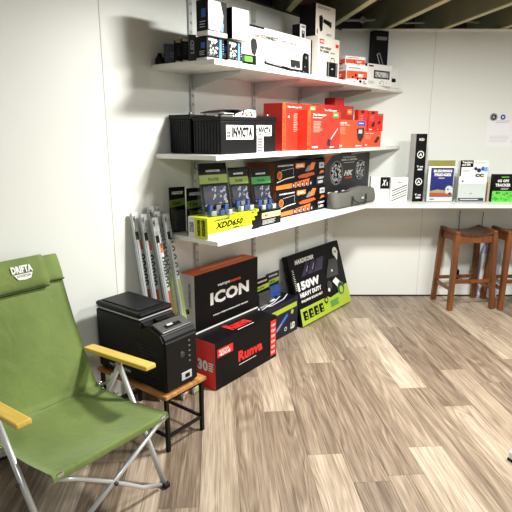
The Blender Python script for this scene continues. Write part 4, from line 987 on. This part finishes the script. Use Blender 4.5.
carton('red_carton', 'wide red carton at the left of the red boxes, beside the batteries', 'box', (2.722, 1.882), ZM, (.50, .15, .295), red, pr, yaw=-1, group='red cartons on the middle shelf', mats={'left': darkred})
pr = redprint() + [('tool_picture', 'front', 'l', ltgrey, [(.62, .18), (.9, .55)], .035), ('tool_picture', 'front', 'c', midgrey, .62, .2, .05), ('tool_picture', 'front', 'p', charcoal, [(.56, .12), (.68, .1), (.7, .26), (.6, .3)]), ('tool_picture', 'front', 'r', ltgrey, .66, .05, .8, .08)]
carton('red_carton', 'red carton with a tool picture and green tag, foremost of the large red boxes', 'box', (2.895, 1.806), ZM, (.425, .07, .255), red, pr, yaw=-1, group='red cartons on the middle shelf')
pr = [('lettering', 'front', 't', white, 'The Manager', .1, .84, .5, .9, B6), ('colour_tag', 'front', 'r', orange, .8, .8, .95, .93), ('colour_tag', 'front', 'r', white, .83, .85, .92, .88)]
carton('red_carton', 'deep red carton with orange tag standing behind the front red boxes', 'box', (3.275, 1.945), ZM, (.46, .14, .31), darkred, pr, yaw=-4, group='red cartons on the middle shelf')
pr = [('lettering', 'front', 't', white, 'Bluetooth', .14, .87, .4, .93, B6), ('lettering', 'front', 't', white, 'Battery Sensor', .14, .8, .5, .84), ('lettering', 'front', 'lines', mat('pale_red_print', (236, 150, 130), .5), .14, .5, .38, .75, 6, .014),
      ('colour_tag', 'front', 'r', blue, .72, .8, .97, .97), ('colour_tag', 'front', 'r', white, .77, .87, .92, .9), ('monitor_picture', 'front', 'p', charcoal, [(.7, .7), (.95, .72), (.93, .4), (.84, .2), (.74, .32)]), ('monitor_picture', 'front', 'r', ltgrey, .76, .52, .88, .66),
      ('lettering', 'front', 'r', white, .12, .06, .26, .12), ('lettering', 'front', 'r', white, .68, .06, .88, .1)]
carton('red_carton', 'orange red carton with a monitor picture and blue tag', 'box', (3.345, 1.868), ZM, (.40, .06, .205), orangered, pr, yaw=-9, group='red cartons on the middle shelf')
carton('red_carton', 'small deep red carton lying on top of the orange tagged box', 'box', (3.56, 1.98), ZM+.3105, (.12, .10, .06), darkred, [], yaw=-6, group='red cartons on the middle shelf', mats=None)
pr = [('lettering', 'front', 't', white, 'SmartShunt', .1, .84, .6, .92, B6), ('lettering', 'front', 'lines', mat('pale_red_print', (236, 150, 130), .5), .1, .5, .5, .76, 4, .02), ('fitting_picture', 'front', 'p', charcoal, [(.62, .32), (.82, .72), (.94, .6), (.76, .22)]), ('fitting_picture', 'front', 'r', orange, .86, .66, .94, .76), ('lettering', 'front', 'r', white, .08, .1, .26, .17)]
pr[0] = ('lettering', 'front', 't', white, 'Smart Start', .1, .84, .6, .92, B6)
carton('red_carton', 'small orange red carton at the right end, below the trio of packs', 'box', (3.85, 1.885), ZM, (.20, .08, .122), orangered, pr, yaw=-22, group='red cartons on the middle shelf')
def small_red(label, fl, z, sz, yaw=-36):
    pr = [('fitting_picture', 'front', 'r', charcoal, .3, .84, .62, .97), ('fitting_picture', 'front', 'p', charcoal, [(.3, .3), (.55, .5), (.7, .42), (.6, .22), (.4, .2)]), ('lettering', 'front', 'lines', mat('pale_red_print', (236, 150, 130), .5), .12, .5, .6, .78, 4, .016), ('lettering', 'front', 'r', white, .1, .07, .4, .12), ('fitting_picture', 'front', 'r', blue, .62, .6, .74, .68)]
    return carton('small_red_pack', label, 'box', fl, z, sz, red, pr, yaw=yaw, group='small red packs at the shelf end')
small_red('small upright red pack on the lower box, nearest the monitor carton', (3.80, 1.905), ZM+.1225, (.10, .045, .165), -22)
small_red('small upright red pack on the lower box, middle of the trio', (3.903, 1.864), ZM+.1225, (.10, .045, .16), -22)
carton('small_red_pack', 'small red pack at the far right end of the middle shelf', 'box', (4.01, 1.855), ZM+.1225, (.085, .045, .14), red, [('fitting_picture', 'front', 'p', charcoal, [(.3, .45), (.5, .62), (.7, .56), (.55, .4)]), ('fitting_picture', 'front', 'r', midgrey, .2, .9, .8, .98), ('lettering', 'front', 'r', white, .2, .1, .4, .14)], yaw=-22, group='small red packs at the shelf end')

# ================================================================== TOP SHELF
def spot_box(label, fl, z, sz, yaw=0, kind=0):
    w_, d_, h_ = sz
    base = [('blue_print', 'left', 'r', blue, .45, .5, .85, .74), ('lettering', 'left', 'lines', ltgrey, .3, .2, .85, .42, 3, .025), ('white_base', 'left', 'r', white, 0, 0, 1, .12), ('white_base', 'front', 'r', white, 0, 0, 1, .12)]
    pr = base + [('lamp_picture', 'front', 'dots', white, .08, .3, .6, .85, 16, .09, 3), ('lamp_picture', 'front', 'p', ltgrey, [(.08, .82), (.58, .8), (.56, .9), (.1, .92)]), ('lamp_picture', 'front', 'dots', midgrey, .08, .2, .6, .45, 10, .07, 7),
          ('blue_print', 'front', 'p', ltblue, [(.68, .14), (.84, .14), (.82, .92), (.72, .92)]), ('lettering', 'front', 'lines', white, .89, .3, .97, .8, 5, .02)]
    if kind: pr = base + [('lamp_picture', 'front', 'p', white, [(.04, .16), (.04, .98), (.66, .98), (.8, .6), (.74, .26), (.6, .14)]), ('lamp_picture', 'front', 'p', cream, [(.2, .17), (.24, .36), (.46, .42), (.58, .22)]), ('blue_print', 'front', 'p', ltblue, [(.66, .14), (.78, .14), (.82, .4), (.72, .34)])]
    return carton('spotlight_carton', label, 'box', fl, z, sz, black, pr, yaw=yaw, group='black and white lamp cartons', mats={'bottom': white, 'top': white})
spot_box('black lamp carton with blue stripe, bottom left of the four lamp cartons', (2.020, 1.862), ZT, (.128, .075, .115), -2)
spot_box('black lamp carton with blue stripe, bottom right of the four lamp cartons', (2.152, 1.838), ZT, (.112, .05, .11), -2)
spot_box('lamp carton with white window, upper left and partly above the photo', (2.008, 1.842), ZT+.1155, (.14, .078, .165), -2, 1)
pr = [('lamp_picture', 'front', 'p', white, [(.08, .02), (.06, .98), (.94, .98), (.96, .02)]), ('lettering', 'front', 'lines', midgrey, .14, .84, .7, .94, 2, .03), ('lamp_picture', 'front', 'p', ltgrey, [(.06, .86), (.5, .93), (.94, .9), (.94, .98), (.06, .98)])]
carton('spotlight_carton', 'white fronted lamp carton with black edge, upper right of the four lamp cartons', 'box', (2.165, 1.815), ZT+.1155, (.128, .065, .15), black, pr, yaw=-4, group='black and white lamp cartons', mats={'bottom': warmwhite, 'front': white})
pr = [('lettering', 'front', 't', runred, 'XRS', .295, .745, .35, .80, B6), ('lettering', 'front', 't', charcoal, 'CONNECT', .365, .74, .56, .83, {'bold': .05}), ('lettering', 'front', 't', midgrey, '4WD PACK', .60, .745, .79, .815),
      ('black_edge', 'front', 'r', black, .12, .955, .40, 1), ('black_edge', 'front', 'r', black, .982, 0, 1, 1),
      ('logo', 'front', 'p', runred, [(.12, .82), (.15, .95), (.19, .82)]), ('logo', 'front', 'p', white, [(.14, .85), (.152, .9), (.17, .85)]), ('lettering', 'front', 'lines', ltgrey, .10, .62, .22, .66, 1, .02),
      ('handset_picture', 'front', 'p', charcoal, [(.265, .35), (.255, .62), (.275, .70), (.31, .68), (.325, .52), (.30, .3)]), ('handset_picture', 'front', 'r', black, .15, .08, .31, .30), ('handset_picture', 'front', 'r', brgreen, .19, .14, .27, .26), ('handset_picture', 'front', 'r', dkgrey, .16, .13, .18, .26),
      ('handset_picture', 'front', 'l', black, [(.40, .19), (.72, .12)], .075), ('handset_picture', 'front', 'l', ltgrey, [(.42, .2), (.6, .16)], .012), ('handset_picture', 'front', 'r', black, .66, .04, .95, .15), ('handset_picture', 'front', 'p', charcoal, [(.72, .18), (.71, .38), (.83, .38), (.84, .2)]), ('handset_picture', 'front', 'p', black, [(.86, .06), (.87, .55), (.89, .62), (.95, .60), (.96, .06)]), ('handset_picture', 'front', 'c', midgrey, .915, .5, .04), ('handset_picture', 'front', 'dots', ltgrey, .7, .06, .94, .3, 8, .03, 4)]
carton('radio_kit_carton', 'long white carton with antenna and handset pictures on the top shelf', 'box', (2.20, 1.90), ZT, (.878, .13, .232), warmwhite, pr, group=None)
pr = [('picture', 'front', 'r', charcoal, .3, .15, .8, .6), ('picture', 'front', 'c', ltgrey, .55, .48, .08), ('lettering', 'front', 't', charcoal, 'GME', .2, .78, .8, .9, B6)]
carton('tiny_carton', 'tiny white carton with dark side standing on the long white carton', 'box', (3.0, 1.945), ZT+.2325, (.07, .06, .095), white, pr, mats={'left': black})
pr = [('logo', 'front', 'r', runred, .06, .82, .26, .93), ('logo', 'front', 't', white, 'GME', .09, .85, .23, .9, B6), ('lettering', 'front', 't', charcoal, 'LIGHT WEIGHT', .08, .7, .6, .76, B6), ('lettering', 'front', 't', charcoal, '5W 2 RADIO', .08, .62, .5, .68, B6), ('lettering', 'front', 't', midgrey, 'TWIN PACK', .56, .62, .78, .66),
      ('logo', 'front', 'r', runred, .8, .8, .94, .88), ('case_picture', 'front', 'r', charcoal, .4, .06, .92, .42), ('case_picture', 'front', 'r', black, .44, .08, .88, .40), ('case_picture', 'front', 'l', charcoal, [(.58, .42), (.6, .52), (.74, .52), (.76, .42)], .02), ('case_picture', 'front', 'r', ltgrey, .62, .24, .7, .27), ('case_picture', 'front', 'r', midgrey, .46, .06, .5, .42), ('case_picture', 'front', 'r', midgrey, .83, .06, .87, .42)]
carton('radio_case_carton', 'white carton with black carry case picture on the top shelf', 'box', (3.09, 1.86), ZT, (.28, .16, .262), warmwhite, pr, yaw=-1)
pr = [('lettering', 'front', 't', midgrey, 'HARDKORR', .1, .88, .75, .94), ('device_picture', 'front', 'p', black, [(.18, .3), (.16, .62), (.28, .68), (.36, .6), (.34, .2), (.24, .14)]), ('device_picture', 'front', 'p', black, [(.36, .46), (.78, .36), (.8, .52), (.4, .58)]), ('device_picture', 'front', 'c', charcoal, .74, .42, .08), ('device_picture', 'front', 'r', charcoal, .06, .06, .1, .2), ('lettering', 'front', 'lines', midgrey, .55, .06, .85, .14, 2, .02)]
pr[0] = ('lettering', 'front', 'lines', midgrey, .1, .86, .8, .94, 2, .02)
carton('dash_camera_carton', 'white fronted carton with black side and dash camera picture, on the case carton', 'box', (3.085, 1.88), ZT+.2625, (.235, .13, .195), warmwhite, pr, yaw=-3, mats={'left': black, 'right': black, 'bottom': charcoal})
def ob(label, fl, z, sz, yaw):
    pr = [('orange_panel', 'front', 'r', orangered, .02, .18, .98, .66), ('lettering', 'front', 't', charcoal, 'drivetech', .1, .76, .6, .88), ('picture', 'front', 'dots', black, .1, .02, .95, .5, 12, .14, 3), ('picture', 'front', 'r', white, .15, .06, .4, .2), ('picture', 'front', 'r', ltgrey, .55, .3, .8, .5),
          ('orange_panel', 'left', 'r', orangered, .02, .18, .98, .66), ('lettering', 'left', 't', orangered, 'drive', .1, .78, .7, .9), ('picture', 'left', 'dots', black, .1, .05, .95, .2, 8, .1, 3), ('lettering', 'left', 'lines', white, .1, .3, .7, .5, 2, .06)]
    pr[1] = ('lettering', 'front', 'lines', midgrey, .1, .75, .7, .9, 1, .06); pr[6] = ('lettering', 'left', 'lines', orange, .1, .75, .8, .9, 1, .06)
    return carton('orange_white_carton', label, 'box', fl, z, sz, white, pr, yaw=yaw, group='orange and white cartons')
ob('orange and white carton at the bottom, nearest the case carton', (3.475, 1.85), ZT, (.20, .14, .1175), -22)
ob('thin orange and white carton lying on top of the thicker one', (3.49, 1.87), ZT+.1185, (.19, .14, .062), -22)
pr = [('lettering', 'front', 't', ltgrey, 'THULE', .2, .84, .9, .9, B6), ('tool_picture', 'front', 'l', midgrey, [(.3, .25), (.65, .18), (.8, .35), (.45, .62), (.3, .6)], .02), ('tool_picture', 'front', 'l', ltgrey, [(.28, .6), (.7, .25)], .012)]
pr[0] = ('lettering', 'front', 't', ltgrey, 'NITECORE', .2, .84, .9, .9, B6)
pr[0] = ('lettering', 'front', 'r', midgrey, .2, .84, .9, .9)
carton('tall_black_carton', 'tall black carton with grey line picture at the right of the top shelf', 'box', (4.155, 1.975), ZT, (.138, .065, .455), black, pr, yaw=-36)
pr = [('lettering', 'front', 'r', charcoal, .06, .86, .24, .93), ('lamp_picture', 'front', 'r', dkgrey, .26, .32, .9, .72), ('lamp_picture', 'front', 'r', ltgrey, .32, .40, .84, .64), ('lamp_picture', 'front', 'dots', midgrey, .32, .4, .84, .64, 16, .07, 4), ('lamp_picture', 'front', 'dots', charcoal, .5, .06, .95, .25, 8, .04, 8), ('lettering', 'front', 'lines', midgrey, .06, .06, .3, .2, 3, .015)]
carton('light_bar_carton', 'white carton with small light bar picture in front of the tall black carton', 'box', (3.775, 1.835), ZT, (.305, .07, .155), white, pr, yaw=-14, mats={'left': black})
pr = [('camera_picture', 'front', 'p', black, [(.25, .28), (.2, .48), (.35, .55), (.4, .66), (.55, .62), (.6, .48), (.78, .5), (.82, .3)]), ('lettering', 'front', 'lines', ltgrey, .2, .8, .7, .92, 2, .02)]
carton('camera_carton', 'small white carton with black camera picture at the right end of the top shelf', 'box', (4.08, 1.845), ZT, (.19, .07, .15), white, pr, yaw=-20)
# small dark items at the left end
carton('navy_carton', 'small dark navy carton at the left end of the top shelf', 'box', (1.992, 2.14), ZT, (.058, .03, .10), navyd, [('blue_print', 'front', 'r', navy, .1, .2, .4, .9), ('lettering', 'front', 'lines', midgrey, .5, .3, .9, .6, 3, .03)], yaw=-36)
mb = MB(); mb.lathe([(.024, 0), (.026, .006), (.026, .03), (.02, .038), (.012, .052), (.011, .06)], blackmat, 18)
o = mb.build('small_tub', None, Wp(2.02, 2.208, ZT)); tag(o, 'small black tub at the wall end of the top shelf', 'tub')
def blistr(label, fl, sz, m1, pr, yaw=-36, nm='small_black_pack', mats=None):
    return carton(nm, label, 'box', fl, ZT, sz, m1, pr, yaw=yaw, group='small packs at the left end of the top shelf', mats=mats)
blistr('small black pack with white foot next to the navy carton', (2.012, 2.082), (.048, .03, .115), black, [('white_base', 'front', 'r', white, .05, .0, .95, .1), ('printed_top', 'front', 'r', tan, .1, .88, .9, .98), ('lettering', 'front', 'lines', dkgrey, .2, .3, .8, .8, 4, .03)])
blistr('small black pack with white foot before the grey carton', (2.014, 2.032), (.04, .03, .118), black, [('white_base', 'front', 'r', white, .05, .0, .95, .1), ('printed_top', 'front', 'r', ltgrey, .1, .88, .9, .98), ('lettering', 'front', 'lines', dkgrey, .2, .3, .8, .8, 4, .03)])
blistr('narrow dark grey carton upright near the lamp cartons', (2.012, 1.978), (.038, .03, .13), dkgrey, [('lettering', 'front', 'tv', ltgrey, 'LED', .2, .3, .7, .8)])
carton('beige_carton', 'beige carton standing behind the small black packs on the top shelf', 'box', (2.09, 2.075), ZT, (.14, .10, .14), tan, [('lettering', 'front', 'lines', brown, .1, .8, .7, .92, 2, .03)], yaw=-6)

# ================================================================== CEILING SERVICES
def pipe(name, pts, r, label, fit=()):
    mb = MB(); mb.tube(pts, r, pipe_m, 8); o = mb.build(name); tag(o, label, 'pipe')
    for p in fit:
        q = MB(); q.lathe([(r*1.8, -.012), (r*2.4, -.008), (r*2.4, .008), (r*1.8, .012)], pipe_m, 16, Matrix.Translation(p) @ Matrix.Rotation(PI/2, 4, 'X')); q.build('junction_fitting', o)
pipe('electrical_conduit', [(1.25, 4.95, 2.45), (1.42, 4.945, 2.45), (1.55, 4.94, 2.45), (1.60, 4.88, 2.45), (1.66, 4.5, 2.45), (1.76, 3.9, 2.45), (1.93, 2.9, 2.45)][0:7], .009, 'pale conduit running between joists above the middle of the back wall')
pipe('electrical_conduit', [(1.80, 4.87, 2.45), (1.95, 4.92, 2.45), (2.10, 4.95, 2.45), (2.18, 4.95, 2.43), (2.2, 4.95, 2.38)], .009, 'short pale conduit above the right part of the back wall')
pipe('dark_pipe', [(.72, 4.83, 2.45), (.85, 4.83, 2.45), (1.0, 4.83, 2.45), (1.1, 4.8, 2.46), (1.13, 4.7, 2.48), (1.14, 4.6, 2.5)], .011, 'dull pipe with a round fitting above the corner of the walls', [(.93, 4.82, 2.45)])
